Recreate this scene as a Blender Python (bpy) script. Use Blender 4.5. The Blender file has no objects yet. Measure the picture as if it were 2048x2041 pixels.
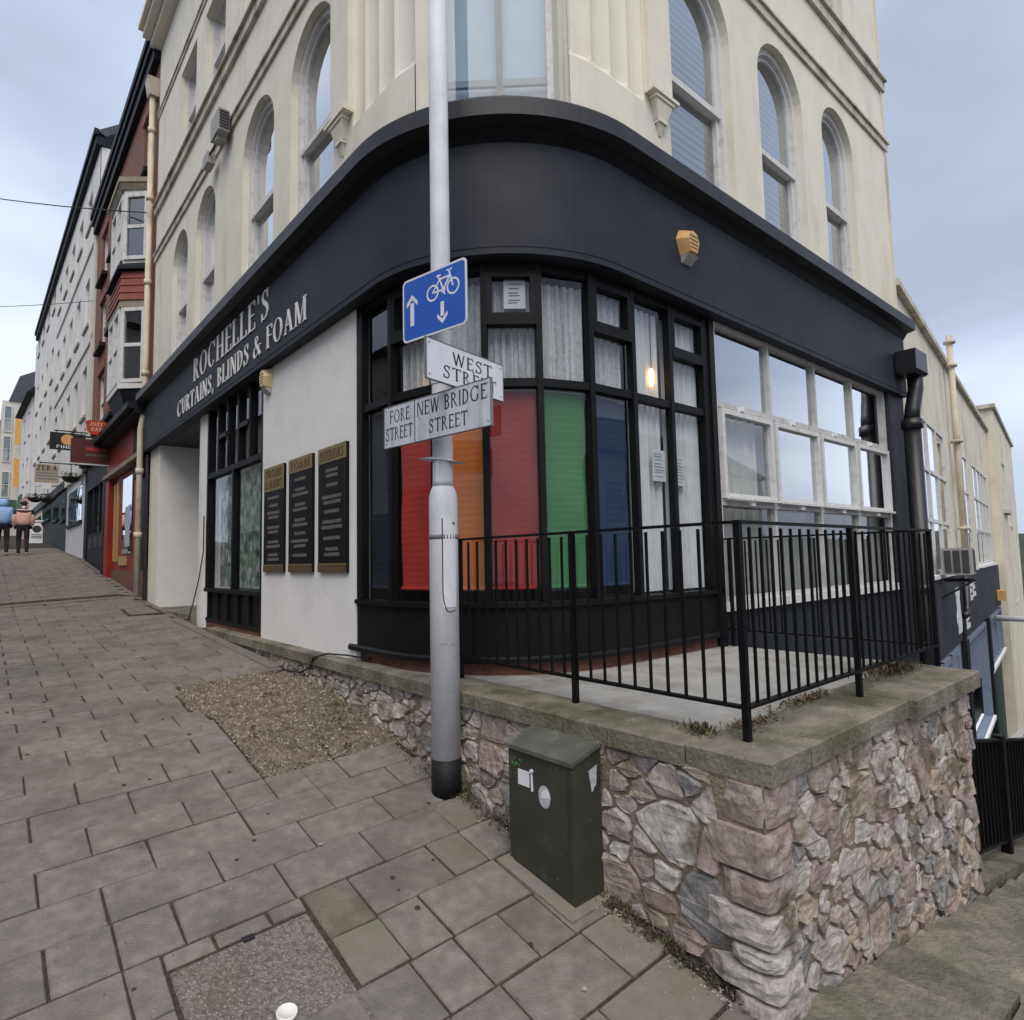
import bpy, bmesh, math, random
from mathutils import Vector, Matrix
from mathutils.geometry import tessellate_polygon
random.seed(7)
sc = bpy.context.scene
COL = sc.collection
rad = math.radians
# ------------------------------------------------------------------ camera, sky, sun, exposure
CAMZ = 0.80                       # the terrace floor is z = 0
yaw, pitch, roll = rad(40.575), rad(4.55), rad(-1.187)
F0 = Vector((math.sin(yaw), math.cos(yaw), 0)); R0 = Vector((math.cos(yaw), -math.sin(yaw), 0)); U0 = Vector((0, 0, 1))
Fw = math.cos(pitch)*F0 + math.sin(pitch)*U0; Up = -math.sin(pitch)*F0 + math.cos(pitch)*U0
R2 = math.cos(roll)*R0 + math.sin(roll)*Up; U2 = -math.sin(roll)*R0 + math.cos(roll)*Up
cd = bpy.data.cameras.new('camera'); cam = bpy.data.objects.new('camera', cd); COL.objects.link(cam)
m3 = Matrix((R2, U2, -Fw)).transposed()
cam.matrix_world = Matrix.Translation((0, 0, CAMZ)) @ m3.to_4x4()
cd.sensor_fit = 'HORIZONTAL'; cd.sensor_width = 36; cd.lens = 1245.3/2048*36; cd.clip_start = .05; cd.clip_end = 3000
sc.camera = cam
SUN_EL, SUN_AZ = rad(55), rad(216)    # azimuth of the sun, clockwise from +Y
w = bpy.data.worlds.new('World'); sc.world = w; w.use_nodes = True
nt = w.node_tree; nt.nodes.clear()
def wn(t, **k):
    n = nt.nodes.new(t)
    for a, b in k.items(): setattr(n, a, b)
    return n
wo = wn('ShaderNodeOutputWorld'); sky = wn('ShaderNodeTexSky', sky_type='NISHITA', sun_disc=False)
sky.sun_elevation = SUN_EL; sky.sun_rotation = SUN_AZ; sky.dust_density = 3; sky.air_density = 1
b1 = wn('ShaderNodeBackground'); b1.inputs['Strength'].default_value = .12
b2 = wn('ShaderNodeBackground'); b2.inputs['Strength'].default_value = .82
mx = wn('ShaderNodeMixShader'); tc = wn('ShaderNodeTexCoord'); mp = wn('ShaderNodeMapping'); mp.inputs['Scale'].default_value = (1.0, 1.0, 2.2)
n1 = wn('ShaderNodeTexNoise'); n1.inputs['Scale'].default_value = 1.35; n1.inputs['Detail'].default_value = 4; n1.inputs['Roughness'].default_value = .48
n1.inputs['Distortion'].default_value = .4
r1 = wn('ShaderNodeValToRGB'); e = r1.color_ramp.elements
e[0].position = .36; e[0].color = (.40, .445, .56, 1); e[1].position = .64; e[1].color = (.80, .85, .96, 1)
x_ = r1.color_ramp.elements.new(.5); x_.color = (.51, .585, .75, 1)
nt.links.new(tc.outputs['Generated'], mp.inputs['Vector']); nt.links.new(mp.outputs[0], n1.inputs['Vector'])
nt.links.new(n1.outputs[0], r1.inputs[0]); nt.links.new(r1.outputs[0], b2.inputs['Color'])
nt.links.new(sky.outputs[0], b1.inputs['Color']); mx.inputs[0].default_value = .88
nt.links.new(b1.outputs[0], mx.inputs[1]); nt.links.new(b2.outputs[0], mx.inputs[2]); nt.links.new(mx.outputs[0], wo.inputs[0])
sd = bpy.data.lights.new('sun', 'SUN'); sun = bpy.data.objects.new('sun', sd); COL.objects.link(sun)
sd.energy = 1.5; sd.angle = rad(48); sd.color = (1, .92, .82)
sdir = Vector((math.sin(SUN_AZ)*math.cos(SUN_EL), math.cos(SUN_AZ)*math.cos(SUN_EL), math.sin(SUN_EL)))
sun.rotation_euler = sdir.to_track_quat('Z', 'Y').to_euler()
sc.view_settings.view_transform = 'Standard'; sc.view_settings.look = 'None'; sc.view_settings.exposure = .60; sc.view_settings.gamma = 1
sc.view_settings.use_curve_mapping = False
sc.cycles.max_bounces = 6; sc.cycles.transparent_max_bounces = 10

# ------------------------------------------------------------------ materials
MATS = {}
def mat(name, col, rough=.7, var=.12, scale=6, bump=0, bscale=40, spec=.4, metal=0, rnd=0, stain=None, sscale=1.5, stretch=(1,1,1), sthr=(.5,.75), speck=None):
    """principled with noise colour variation, optional stain colour, optional per-object variation, optional bump"""
    m = bpy.data.materials.new(name); m.use_nodes = True; t = m.node_tree; N = t.nodes; Lk = t.links
    p = N['Principled BSDF']; p.inputs['Roughness'].default_value = rough; p.inputs['Metallic'].default_value = metal
    p.inputs['Specular IOR Level'].default_value = spec
    geo = N.new('ShaderNodeNewGeometry'); src = geo.outputs['Position']
    no = N.new('ShaderNodeTexNoise'); no.inputs['Scale'].default_value = scale; no.inputs['Detail'].default_value = 5
    Lk.new(src, no.inputs['Vector'])
    ra = N.new('ShaderNodeValToRGB'); c = col
    ra.color_ramp.elements[0].position = .3; ra.color_ramp.elements[1].position = .7
    ra.color_ramp.elements[0].color = (c[0]*(1-var), c[1]*(1-var), c[2]*(1-var), 1); ra.color_ramp.elements[1].color = (min(1,c[0]*(1+var)), min(1,c[1]*(1+var)), min(1,c[2]*(1+var)), 1)
    Lk.new(no.outputs[0], ra.inputs[0]); out = ra.outputs[0]
    if stain:
        mpn = N.new('ShaderNodeMapping'); mpn.inputs['Scale'].default_value = stretch; Lk.new(src, mpn.inputs[0])
        n2 = N.new('ShaderNodeTexNoise'); n2.inputs['Scale'].default_value = sscale; n2.inputs['Detail'].default_value = 7; n2.inputs['Roughness'].default_value = .62; Lk.new(mpn.outputs[0], n2.inputs['Vector'])
        mr = N.new('ShaderNodeMapRange'); mr.inputs[1].default_value = sthr[0]; mr.inputs[2].default_value = sthr[1]; Lk.new(n2.outputs[0], mr.inputs[0])
        mm = N.new('ShaderNodeMix'); mm.data_type = 'RGBA'; Lk.new(mr.outputs[0], mm.inputs[0]); Lk.new(out, mm.inputs[6]); mm.inputs[7].default_value = (*stain, 1); out = mm.outputs[2]
    if speck:
        v = N.new('ShaderNodeTexVoronoi'); v.inputs['Scale'].default_value = speck[1]; Lk.new(src, v.inputs['Vector'])
        mr = N.new('ShaderNodeMapRange'); mr.inputs[1].default_value = speck[2]; mr.inputs[2].default_value = speck[2]*.6; Lk.new(v.outputs['Distance'], mr.inputs[0])
        mm = N.new('ShaderNodeMix'); mm.data_type = 'RGBA'; Lk.new(mr.outputs[0], mm.inputs[0]); Lk.new(out, mm.inputs[6]); mm.inputs[7].default_value = (*speck[0], 1); out = mm.outputs[2]
    if rnd:
        oi = N.new('ShaderNodeObjectInfo'); mr = N.new('ShaderNodeMapRange'); mr.inputs[3].default_value = 1-rnd; mr.inputs[4].default_value = 1+rnd
        Lk.new(oi.outputs['Random'], mr.inputs[0]); hs = N.new('ShaderNodeHueSaturation'); Lk.new(mr.outputs[0], hs.inputs['Value']); Lk.new(out, hs.inputs['Color']); out = hs.outputs[0]
    Lk.new(out, p.inputs['Base Color'])
    if bump:
        nb = N.new('ShaderNodeTexNoise'); nb.inputs['Scale'].default_value = bscale; nb.inputs['Detail'].default_value = 6; Lk.new(src, nb.inputs['Vector'])
        bu = N.new('ShaderNodeBump'); bu.inputs['Strength'].default_value = bump; bu.inputs['Distance'].default_value = .02; Lk.new(nb.outputs[0], bu.inputs['Height']); Lk.new(bu.outputs[0], p.inputs['Normal'])
    MATS[name] = m; return m
def glass(name, tint, ior=1.5, boost=1.0, rough=.0):
    m = bpy.data.materials.new(name); m.use_nodes = True; t = m.node_tree; N = t.nodes; N.clear(); Lk = t.links
    o = N.new('ShaderNodeOutputMaterial'); mxs = N.new('ShaderNodeMixShader'); tr = N.new('ShaderNodeBsdfTransparent'); gl = N.new('ShaderNodeBsdfGlossy')
    tr.inputs[0].default_value = (*tint, 1); gl.inputs['Roughness'].default_value = rough; gl.inputs[0].default_value = (.95, .97, 1, 1)
    fr = N.new('ShaderNodeFresnel'); fr.inputs[0].default_value = ior; ma = N.new('ShaderNodeMath'); ma.operation = 'MULTIPLY'; ma.use_clamp = True; ma.inputs[1].default_value = boost
    geo = N.new('ShaderNodeNewGeometry'); m2 = N.new('ShaderNodeMath'); m2.operation = 'MULTIPLY'; m3_ = N.new('ShaderNodeMath'); m3_.operation = 'SUBTRACT'; m3_.inputs[0].default_value = 1
    Lk.new(fr.outputs[0], ma.inputs[0]); Lk.new(geo.outputs['Backfacing'], m3_.inputs[1]); Lk.new(ma.outputs[0], m2.inputs[0]); Lk.new(m3_.outputs[0], m2.inputs[1]); Lk.new(m2.outputs[0], mxs.inputs[0]); Lk.new(tr.outputs[0], mxs.inputs[1]); Lk.new(gl.outputs[0], mxs.inputs[2]); Lk.new(mxs.outputs[0], o.inputs[0])
    nb = N.new('ShaderNodeTexNoise'); nb.inputs['Scale'].default_value = 2.2; Lk.new(geo.outputs['Position'], nb.inputs['Vector'])
    bu = N.new('ShaderNodeBump'); bu.inputs['Strength'].default_value = .06; bu.inputs['Distance'].default_value = .02; Lk.new(nb.outputs[0], bu.inputs['Height']); Lk.new(bu.outputs[0], gl.inputs['Normal'])
    MATS[name] = m; return m
def emit(name, col, s):
    m = bpy.data.materials.new(name); m.use_nodes = True; p = m.node_tree.nodes['Principled BSDF']
    p.inputs['Base Color'].default_value = (*col, 1); p.inputs['Emission Color'].default_value = (*col, 1); p.inputs['Emission Strength'].default_value = s
    MATS[name] = m; return m
def brick(name, c1, c2, mortar, sx, sy, axis):
    m = bpy.data.materials.new(name); m.use_nodes = True; t = m.node_tree; N = t.nodes; Lk = t.links; p = N['Principled BSDF']; p.inputs['Roughness'].default_value = .85
    geo = N.new('ShaderNodeNewGeometry'); sp = N.new('ShaderNodeSeparateXYZ'); cb = N.new('ShaderNodeCombineXYZ'); ad = N.new('ShaderNodeMath')
    Lk.new(geo.outputs['Position'], sp.inputs[0]); Lk.new(sp.outputs['X'], ad.inputs[0]); Lk.new(sp.outputs['Y'], ad.inputs[1]); Lk.new(ad.outputs[0], cb.inputs[0]); Lk.new(sp.outputs['Z'], cb.inputs[1])
    b = N.new('ShaderNodeTexBrick'); b.inputs['Scale'].default_value = 1; b.inputs['Brick Width'].default_value = sx; b.inputs['Row Height'].default_value = sy; b.inputs['Mortar Size'].default_value = .008
    b.inputs['Color1'].default_value = (*c1, 1); b.inputs['Color2'].default_value = (*c2, 1); b.inputs['Mortar'].default_value = (*mortar, 1)
    Lk.new(cb.outputs[0], b.inputs['Vector']); Lk.new(b.outputs[0], p.inputs['Base Color']); MATS[name] = m; return m
def stone_mat(name):
    m = bpy.data.materials.new(name); m.use_nodes = True; t = m.node_tree; N = t.nodes; Lk = t.links; p = N['Principled BSDF']; p.inputs['Roughness'].default_value = .88; p.inputs['Specular IOR Level'].default_value = .25
    oi = N.new('ShaderNodeObjectInfo'); ra = N.new('ShaderNodeValToRGB'); ra.color_ramp.interpolation = 'CONSTANT'
    cols = [(.40,.325,.285),(.47,.40,.36),(.32,.305,.29),(.54,.49,.45),(.40,.325,.28),(.27,.26,.255),(.50,.445,.415),(.36,.285,.255),(.56,.525,.49),(.43,.36,.29)]
    el = ra.color_ramp.elements
    el[0].position = 0; el[0].color = (*cols[0], 1); el[1].position = .1; el[1].color = (*cols[1], 1)
    for i, c in enumerate(cols[2:]): q = el.new((i+2)/len(cols)); q.color = (*c, 1)
    Lk.new(oi.outputs['Random'], ra.inputs[0])
    geo = N.new('ShaderNodeNewGeometry')
    no = N.new('ShaderNodeTexNoise'); no.inputs['Scale'].default_value = 13; no.inputs['Detail'].default_value = 9; no.inputs['Roughness'].default_value = .72; Lk.new(geo.outputs['Position'], no.inputs['Vector'])
    mr = N.new('ShaderNodeMapRange'); mr.inputs[1].default_value = .28; mr.inputs[2].default_value = .72; mr.inputs[3].default_value = .5; mr.inputs[4].default_value = 1.55; Lk.new(no.outputs[0], mr.inputs[0])
    hs = N.new('ShaderNodeHueSaturation'); Lk.new(mr.outputs[0], hs.inputs['Value']); Lk.new(ra.outputs[0], hs.inputs['Color'])
    n2 = N.new('ShaderNodeTexNoise'); n2.inputs['Scale'].default_value = 4.5; n2.inputs['Detail'].default_value = 6; Lk.new(geo.outputs['Position'], n2.inputs['Vector'])
    m2 = N.new('ShaderNodeMapRange'); m2.inputs[1].default_value = .56; m2.inputs[2].default_value = .68; Lk.new(n2.outputs[0], m2.inputs[0])
    mm = N.new('ShaderNodeMix'); mm.data_type = 'RGBA'; Lk.new(m2.outputs[0], mm.inputs[0]); Lk.new(hs.outputs[0], mm.inputs[6]); mm.inputs[7].default_value = (.20,.17,.12,1)
    n3 = N.new('ShaderNodeTexNoise'); n3.inputs['Scale'].default_value = 9; n3.inputs['Detail'].default_value = 8; n3.inputs['Roughness'].default_value = .75
    mpn = N.new('ShaderNodeMapping'); mpn.inputs['Location'].default_value = (7,3,1); Lk.new(geo.outputs['Position'], mpn.inputs[0]); Lk.new(mpn.outputs[0], n3.inputs['Vector'])
    m4 = N.new('ShaderNodeMapRange'); m4.inputs[1].default_value = .52; m4.inputs[2].default_value = .70; Lk.new(n3.outputs[0], m4.inputs[0])
    m5 = N.new('ShaderNodeMix'); m5.data_type = 'RGBA'; Lk.new(m4.outputs[0], m5.inputs[0]); Lk.new(mm.outputs[2], m5.inputs[6]); m5.inputs[7].default_value = (.62,.585,.54,1)
    Lk.new(m5.outputs[2], p.inputs['Base Color'])
    nb = N.new('ShaderNodeTexNoise'); nb.inputs['Scale'].default_value = 36; nb.inputs['Detail'].default_value = 9; nb.inputs['Roughness'].default_value = .78; Lk.new(geo.outputs['Position'], nb.inputs['Vector'])
    bu = N.new('ShaderNodeBump'); bu.inputs['Strength'].default_value = .9; bu.inputs['Distance'].default_value = .02; Lk.new(nb.outputs[0], bu.inputs['Height'])
    nc = N.new('ShaderNodeTexVoronoi'); nc.inputs['Scale'].default_value = 19; nc.feature = 'F1'; nd = N.new('ShaderNodeTexNoise'); nd.inputs['Scale'].default_value = 6; nd.inputs['Detail'].default_value = 3
    vm = N.new('ShaderNodeVectorMath'); vm.operation = 'MULTIPLY_ADD'; vm.inputs[1].default_value = (.25,.25,.25); Lk.new(geo.outputs['Position'], nd.inputs['Vector']); Lk.new(nd.outputs['Color'], vm.inputs[0]); Lk.new(geo.outputs['Position'], vm.inputs[2]); Lk.new(vm.outputs[0], nc.inputs['Vector'])
    b5 = N.new('ShaderNodeBump'); b5.inputs['Strength'].default_value = .45; b5.inputs['Distance'].default_value = .03; Lk.new(nc.outputs['Distance'], b5.inputs['Height']); Lk.new(bu.outputs[0], b5.inputs['Normal']); Lk.new(b5.outputs[0], p.inputs['Normal'])
    MATS[name] = m
mat('cream', (.75,.71,.605), .85, .05, 3, .12, 60, .3, stain=(.54,.49,.395), sscale=1.6, stretch=(1.6,1.6,.35), sthr=(.55,.88))
mat('cream_dirty', (.70,.65,.535), .88, .08, 2, .15, 50, .3, stain=(.36,.32,.25), sscale=1.1, stretch=(1.1,1.1,.55), sthr=(.52,.8))
mat('cream_trim', (.60,.555,.46), .85, .08, 3, .1, 60, .3, stain=(.22,.19,.15), sscale=3, stretch=(1,1,.5), sthr=(.46,.72))
mat('white_render', (.78,.765,.73), .8, .03, 2.5, .15, 9, .3, stain=(.66,.655,.63), sscale=2, sthr=(.5,.8))
mat('white_paint', (.80,.81,.82), .5, .04, 8, 0)
mat('white_frame', (.66,.655,.64), .5, .06, 9, 0, 40, .3, stain=(.36,.345,.32), sscale=9, sthr=(.5,.78))
mat('metal_frame', (.52,.51,.49), .55, .08, 9, 0, 40, .3, stain=(.30,.285,.265), sscale=8, sthr=(.5,.76))
mat('slate_paint', (.021,.0245,.035), .62, .18, 1.3, .5, 2.2, .26, stain=(.034,.037,.047), sscale=1.1, sthr=(.46,.7))
mat('slate_gloss', (.022,.023,.029), .5, .15, 2, .2, 6, .34, stain=(.04,.04,.044), sscale=2.5, sthr=(.5,.75))
mat('black_paint', (.007,.0075,.008), .5, .25, 4, .06, 12, .16, stain=(.014,.014,.014), sscale=3, sthr=(.52,.8))
mat('black_iron', (.005,.005,.0055), .5, .3, 10, .1, 60, .18)
mat('interior', (.16,.155,.15), .9, .1)
mat('interior_dark', (.05,.05,.052), .9, .1)
mat('brick_plinth', (.16,.075,.055), .9, .3, 9, .4, 40, .2)
mat('coping', (.205,.185,.148), .94, .25, 7, .6, 45, .12, stain=(.08,.076,.046), sscale=2.3, sthr=(.45,.68), rnd=.08, speck=((.42,.40,.36), 30, .12))
mat('mortar', (.225,.182,.138), .95, .25, 14, .9, 60, .15)
mat('terrace', (.34,.33,.305), .92, .14, 5, .3, 60, .2, stain=(.19,.18,.15), sscale=1.8, sthr=(.48,.7), speck=((.48,.46,.43), 14, .06))
mat('slab', (.194,.173,.153), .92, .20, 15, .4, 80, .15, stain=(.128,.112,.098), sscale=2.8, sthr=(.44,.70), rnd=.09, speck=((.45,.42,.39), 19, .05))
mat('slab_warm', (.182,.160,.134), .86, .11, 15, .3, 100, .3, stain=(.15,.14,.10), sscale=2.1, sthr=(.5,.72), rnd=.10, speck=((.45,.43,.40), 17, .05))
mat('slab_worn', (.152,.130,.104), .9, .2, 9, .4, 60, .2, stain=(.10,.085,.06), sscale=4, sthr=(.48,.66))
mat('joint', (.062,.049,.039), .95, .35, 30, .6, 90, .15)
mat('tarmac', (.10,.095,.092), .92, .2, 20, .5, 120, .2)
mat('aggregate', (.185,.163,.145), .93, .4, 50, .9, 90, .2, stain=(.15,.12,.09), sscale=3, sthr=(.5,.7), speck=((.38,.34,.30), 75, .28))
mat('gravel', (.19,.158,.122), .92, .3, 22, .6, 60, .2, rnd=.1, stain=(.13,.135,.07), sscale=1.6, sthr=(.55,.72))
mat('gravel_light', (.36,.31,.25), .92, .3, 22, .3, 60, .2)
mat('dirt', (.085,.068,.048), .98, .35, 18, .8, 50, .1, stain=(.06,.06,.03), sscale=4, sthr=(.5,.65))
mat('steps', (.195,.178,.145), .94, .25, 12, .9, 45, .15, stain=(.115,.108,.08), sscale=3.2, sthr=(.46,.66), rnd=.16)
mat('galv', (.64,.65,.68), .6, .07, 5, .06, 30, .5, stain=(.44,.45,.49), sscale=5, stretch=(1,1,.35), sthr=(.5,.75))
mat('galv_dark', (.17,.175,.18), .6, .2, 6)
mat('pole_black', (.011,.011,.012), .55, .4, 9, .3, 40, .2, stain=(.04,.037,.032), sscale=6, sthr=(.55,.75))
mat('sign_blue', (.022,.10,.47), .35, .04, 3, 0, 40, .5)
mat('sign_white', (.72,.74,.78), .4, .03, 5, 0, stain=(.55,.55,.56), sscale=5, stretch=(1,1,.3), sthr=(.52,.8))
mat('sign_white_dirty', (.60,.62,.67), .45, .06, 8, 0, stain=(.40,.42,.46), sscale=11, stretch=(1,1,.22), sthr=(.46,.7))
mat('sign_black', (.02,.02,.022), .5, .2)
mat('cab_green', (.036,.037,.028), .55, .2, 6, .12, 50, .4, stain=(.075,.075,.06), sscale=5, stretch=(1,1,.6), sthr=(.55,.75), speck=((.30,.30,.26), 24, .07))
mat('cab_top', (.085,.088,.070), .65, .25, 7, .1, 40, .35, stain=(.16,.16,.14), sscale=5, sthr=(.5,.7))
mat('sticker', (.70,.71,.74), .5, .05); mat('sticker_grey', (.45,.46,.50), .5, .25, 60)
mat('graffiti_green', (.06,.25,.08), .6, .1)
mat('gold', (.26,.19,.085), .45, .15, 20, 0, 40, .5, .4); mat('bronze', (.10,.06,.03), .5, .2, 14)
mat('plaque_black', (.010,.009,.010), .45, .2, 3, 0, 40, .08); mat('plaque_text', (.13,.125,.12), .6, .05)
mat('letter', (.74,.73,.71), .5, .05)
mat('alarm_orange', (.62,.36,.14), .45, .08, 12); mat('alarm_dark', (.20,.12,.03), .6, .3, 50); mat('alarm_cream', (.66,.55,.30), .5, .06); mat('alarm_grey', (.45,.45,.42), .5, .05)
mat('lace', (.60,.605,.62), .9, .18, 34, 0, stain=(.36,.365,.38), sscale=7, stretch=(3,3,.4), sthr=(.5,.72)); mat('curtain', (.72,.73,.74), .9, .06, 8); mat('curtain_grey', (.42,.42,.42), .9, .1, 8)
mat('poster_green', (.10,.16,.12), .7, .8, 9, 0, stain=(.45,.50,.47), sscale=8, stretch=(1,1.6,.8), sthr=(.46,.62))
for n_, c_ in {'blind_red': (.50,.05,.035), 'blind_orange': (.72,.20,.04), 'blind_crimson': (.32,.028,.028), 'blind_green': (.045,.20,.065), 'blind_navy': (.025,.05,.115), 'blind_ink': (.02,.03,.045)}.items(): mat(n_, c_, .8, .07, 4)
mat('roller_grey', (.30,.34,.38), .6, .05); mat('roller_pale', (.50,.62,.71), .7, .05)
mat('concrete_wall', (.40,.39,.36), .9, .1, 4, .2); mat('pipe_black', (.014,.014,.016), .38, .2, 6, .05, 30, .5)
mat('pipe_cream', (.60,.54,.42), .7, .1, 5, .1, 40, .3, stain=(.25,.20,.15), sscale=5, stretch=(1,1,.4), sthr=(.52,.75))
mat('ac_grey', (.34,.33,.31), .6, .1, 6); mat('ac_dark', (.05,.05,.05), .7, .2)
mat('trim_dark', (.012,.014,.020), .6, .2, 4, 0, 40, .2); mat('roof_slate', (.075,.08,.095), .75, .2, 7)
mat('terracotta', (.24,.065,.05), .75, .12, 6); mat('old_stone', (.30,.26,.20), .9, .2, 6)
mat('shop_red', (.26,.026,.020), .5, .15, 3, 0, 40, .25); mat('shop_red_light', (.29,.040,.032), .5, .15, 3, 0, 40, .25); mat('brass', (.62,.42,.16), .35, .1, 8, 0, 40, .5, .5); mat('tile_brown', (.16,.065,.045), .5, .2, 10)
mat('shop_dark', (.012,.014,.017), .55, .2, 4, 0, 40, .15); mat('shop_white', (.58,.60,.64), .6, .05, 4); mat('shop_navy', (.012,.018,.028), .55, .2, 4, 0, 40, .15)
mat('offwhite', (.70,.68,.635), .85, .06, 2, .08, 30, .3, stain=(.48,.47,.45), sscale=1, stretch=(1,1,.3), sthr=(.5,.8))
mat('far_cream', (.62,.58,.50), .85, .06); mat('far_blue', (.03,.05,.08), .6, .3, 4); mat('orange_banner', (.70,.36,.08), .7, .15, 6); mat('far_green', (.05,.10,.07), .7, .3, 4); mat('far_pink', (.50,.28,.24), .7, .1)
mat('jacket_blue', (.30,.48,.78), .8, .1, 10, .2, 30); mat('jacket_pink', (.70,.42,.34), .8, .12, 8, .2, 30); mat('jacket_navy', (.02,.022,.035), .8, .2); mat('jacket_pale', (.72,.60,.52), .8, .06); mat('trousers', (.015,.016,.02), .85, .3); mat('skin', (.50,.32,.24), .7, .08); mat('shoe', (.30,.26,.22), .8, .2); mat('wool', (.55,.53,.52), .95, .1)
mat('leaf', (.06,.058,.033), .8, .4, 14); mat('dead_leaf', (.17,.10,.06), .9, .4, 20); mat('grass', (.11,.11,.05), .85, .4, 20); mat('basket', (.03,.028,.02), .9, .3)
mat('hill_green', (.04,.05,.035), .95, .35, .08); mat('blue_frame', (.18,.22,.29), .5, .1); mat('door_green', (.012,.03,.032), .5, .15)
mat('cable', (.015,.015,.015), .6, .1); mat('cup', (.75,.74,.70), .5, .05, 20)
mat('board_red', (.10,.022,.02), .5, .15); mat('board_black', (.016,.018,.022), .5, .15); mat('board_stone', (.36,.31,.23), .8, .1, 12); mat('just_red', (.50,.055,.035), .5, .08); mat('text_red', (.45,.06,.06), .6, .05); mat('text_orange', (.75,.38,.15), .6, .1)
stone_mat('stone')
brick('red_brick', (.22,.075,.042), (.165,.055,.032), (.18,.12,.085), .22, .075, 0)
glass('glass', (.90,.93,.93), 1.5, 1.5); glass('glass_reflect', (.62,.66,.68), 1.55, 3.2); glass('glass_bright', (.75,.77,.78), 1.6, 4.6); glass('glass_dusty', (.90,.91,.90), 1.5, 1.6); glass('glass_sky', (.85,.88,.9), 1.5, 1.0); glass('glass_shop', (.92,.93,.93), 1.47, 1.0)
emit('lamp_glow', (1, .55, .18), 5.0)

# ------------------------------------------------------------------ helpers
class MB:
    def __init__(s): s.v = []; s.f = []; s.m = []
    def add(s, vs, fs, mi=0):
        o = len(s.v); s.v += [tuple(p) for p in vs]
        for f in fs: s.f.append([i+o for i in f]); s.m.append(mi)
    def hexa(s, p, mi=0): s.add(p, [(0,3,2,1),(4,5,6,7),(0,1,5,4),(1,2,6,5),(2,3,7,6),(3,0,4,7)], mi)
    def box(s, x0, y0, z0, x1, y1, z1, mi=0): s.hexa([(x0,y0,z0),(x1,y0,z0),(x1,y1,z0),(x0,y1,z0),(x0,y0,z1),(x1,y0,z1),(x1,y1,z1),(x0,y1,z1)], mi)
    def fbox(s, fn, a0, a1, z0, z1, d0, d1, mi=0): s.hexa([fn(a0,z0,d0),fn(a1,z0,d0),fn(a1,z0,d1),fn(a0,z0,d1),fn(a0,z1,d0),fn(a1,z1,d0),fn(a1,z1,d1),fn(a0,z1,d1)], mi)
    def prism(s, fn, poly, d0, d1, mi=0):
        n = len(poly); vs = [fn(a,b,d0) for a,b in poly] + [fn(a,b,d1) for a,b in poly]
        tris = tessellate_polygon([[Vector((a,b,0)) for a,b in poly]])
        fs = [tuple(t) for t in tris] + [tuple(i+n for i in reversed(t)) for t in tris] + [(i,(i+1)%n,(i+1)%n+n,i+n) for i in range(n)]
        s.add(vs, fs, mi)
    def tube(s, pts, r, n=8, mi=0, cap=True):
        pts = [Vector(p) for p in pts]; rs = r if isinstance(r, (list, tuple)) else [r]*len(pts); rings = []; u = None
        for i, p in enumerate(pts):
            d = (pts[min(i+1,len(pts)-1)]-pts[max(i-1,0)]).normalized()
            if u is None: u = d.orthogonal().normalized()
            u = (u - d*u.dot(d)).normalized(); v = d.cross(u)
            rings.append([p + (u*math.cos(2*math.pi*k/n)+v*math.sin(2*math.pi*k/n))*rs[i] for k in range(n)])
        vs = [q for R in rings for q in R]; fs = []
        for i in range(len(pts)-1):
            for k in range(n): fs.append((i*n+k, i*n+(k+1)%n, (i+1)*n+(k+1)%n, (i+1)*n+k))
        if cap: fs += [tuple(range(n-1,-1,-1)), tuple(range((len(pts)-1)*n, len(pts)*n))]
        s.add(vs, fs, mi)
    def sheet(s, rows, mi=0):
        nr, nc = len(rows), len(rows[0]); vs = [p for r in rows for p in r]
        s.add(vs, [(i*nc+j, i*nc+j+1, (i+1)*nc+j+1, (i+1)*nc+j) for i in range(nr-1) for j in range(nc-1)], mi)
    def build(s, name, mats, parent=None, smooth=False):
        if isinstance(mats, str): mats = [mats]
        me = bpy.data.meshes.new(name); me.from_pydata(s.v, [], s.f)
        for q in mats: me.materials.append(MATS[q])
        if len(mats) > 1: me.polygons.foreach_set('material_index', s.m)
        bm = bmesh.new(); bm.from_mesh(me); bmesh.ops.recalc_face_normals(bm, faces=bm.faces); bm.to_mesh(me); bm.free()
        if smooth: me.polygons.foreach_set('use_smooth', [True]*len(me.polygons))
        me.update(); o = bpy.data.objects.new(name, me); COL.objects.link(o)
        if parent is not None: o.parent = parent; o.matrix_parent_inverse = parent.matrix_world.inverted()
        return o
def tag(o, label=None, cat=None, group=None, kind=None):
    if label: o['label'] = label
    if cat: o['category'] = cat
    if group: o['group'] = group
    if kind: o['kind'] = kind
    return o
def thing(name, label, cat, loc=(0,0,0), group=None):
    o = bpy.data.objects.new(name, None); o.empty_display_size = .1; o.location = loc; COL.objects.link(o)
    o.matrix_world = Matrix.Translation(loc)
    return tag(o, label, cat, group)
def fbx(name, m, parent, fn, a0, a1, z0, z1, d0, d1):
    b = MB(); b.fbox(fn, a0, a1, z0, z1, d0, d1); return b.build(name, m, parent)
def lin(pts, x):
    for (a, b), (c, d) in zip(pts, pts[1:]):
        if x <= c: return b + (d-b)*(x-a)/(c-a)
    return pts[-1][1]
PR = [(-14,-3.3),(-3,-1.45),(0,-1.138),(4.4,-.381),(4.9,-.305),(5.6,-.235),(8.2,-.09),(10,.0),(13.46,.21),(18.2,.65),(22.8,1.12),(27.2,1.40),(32.3,1.81),(36.7,2.03),(60,3.4),(140,8)]
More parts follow.
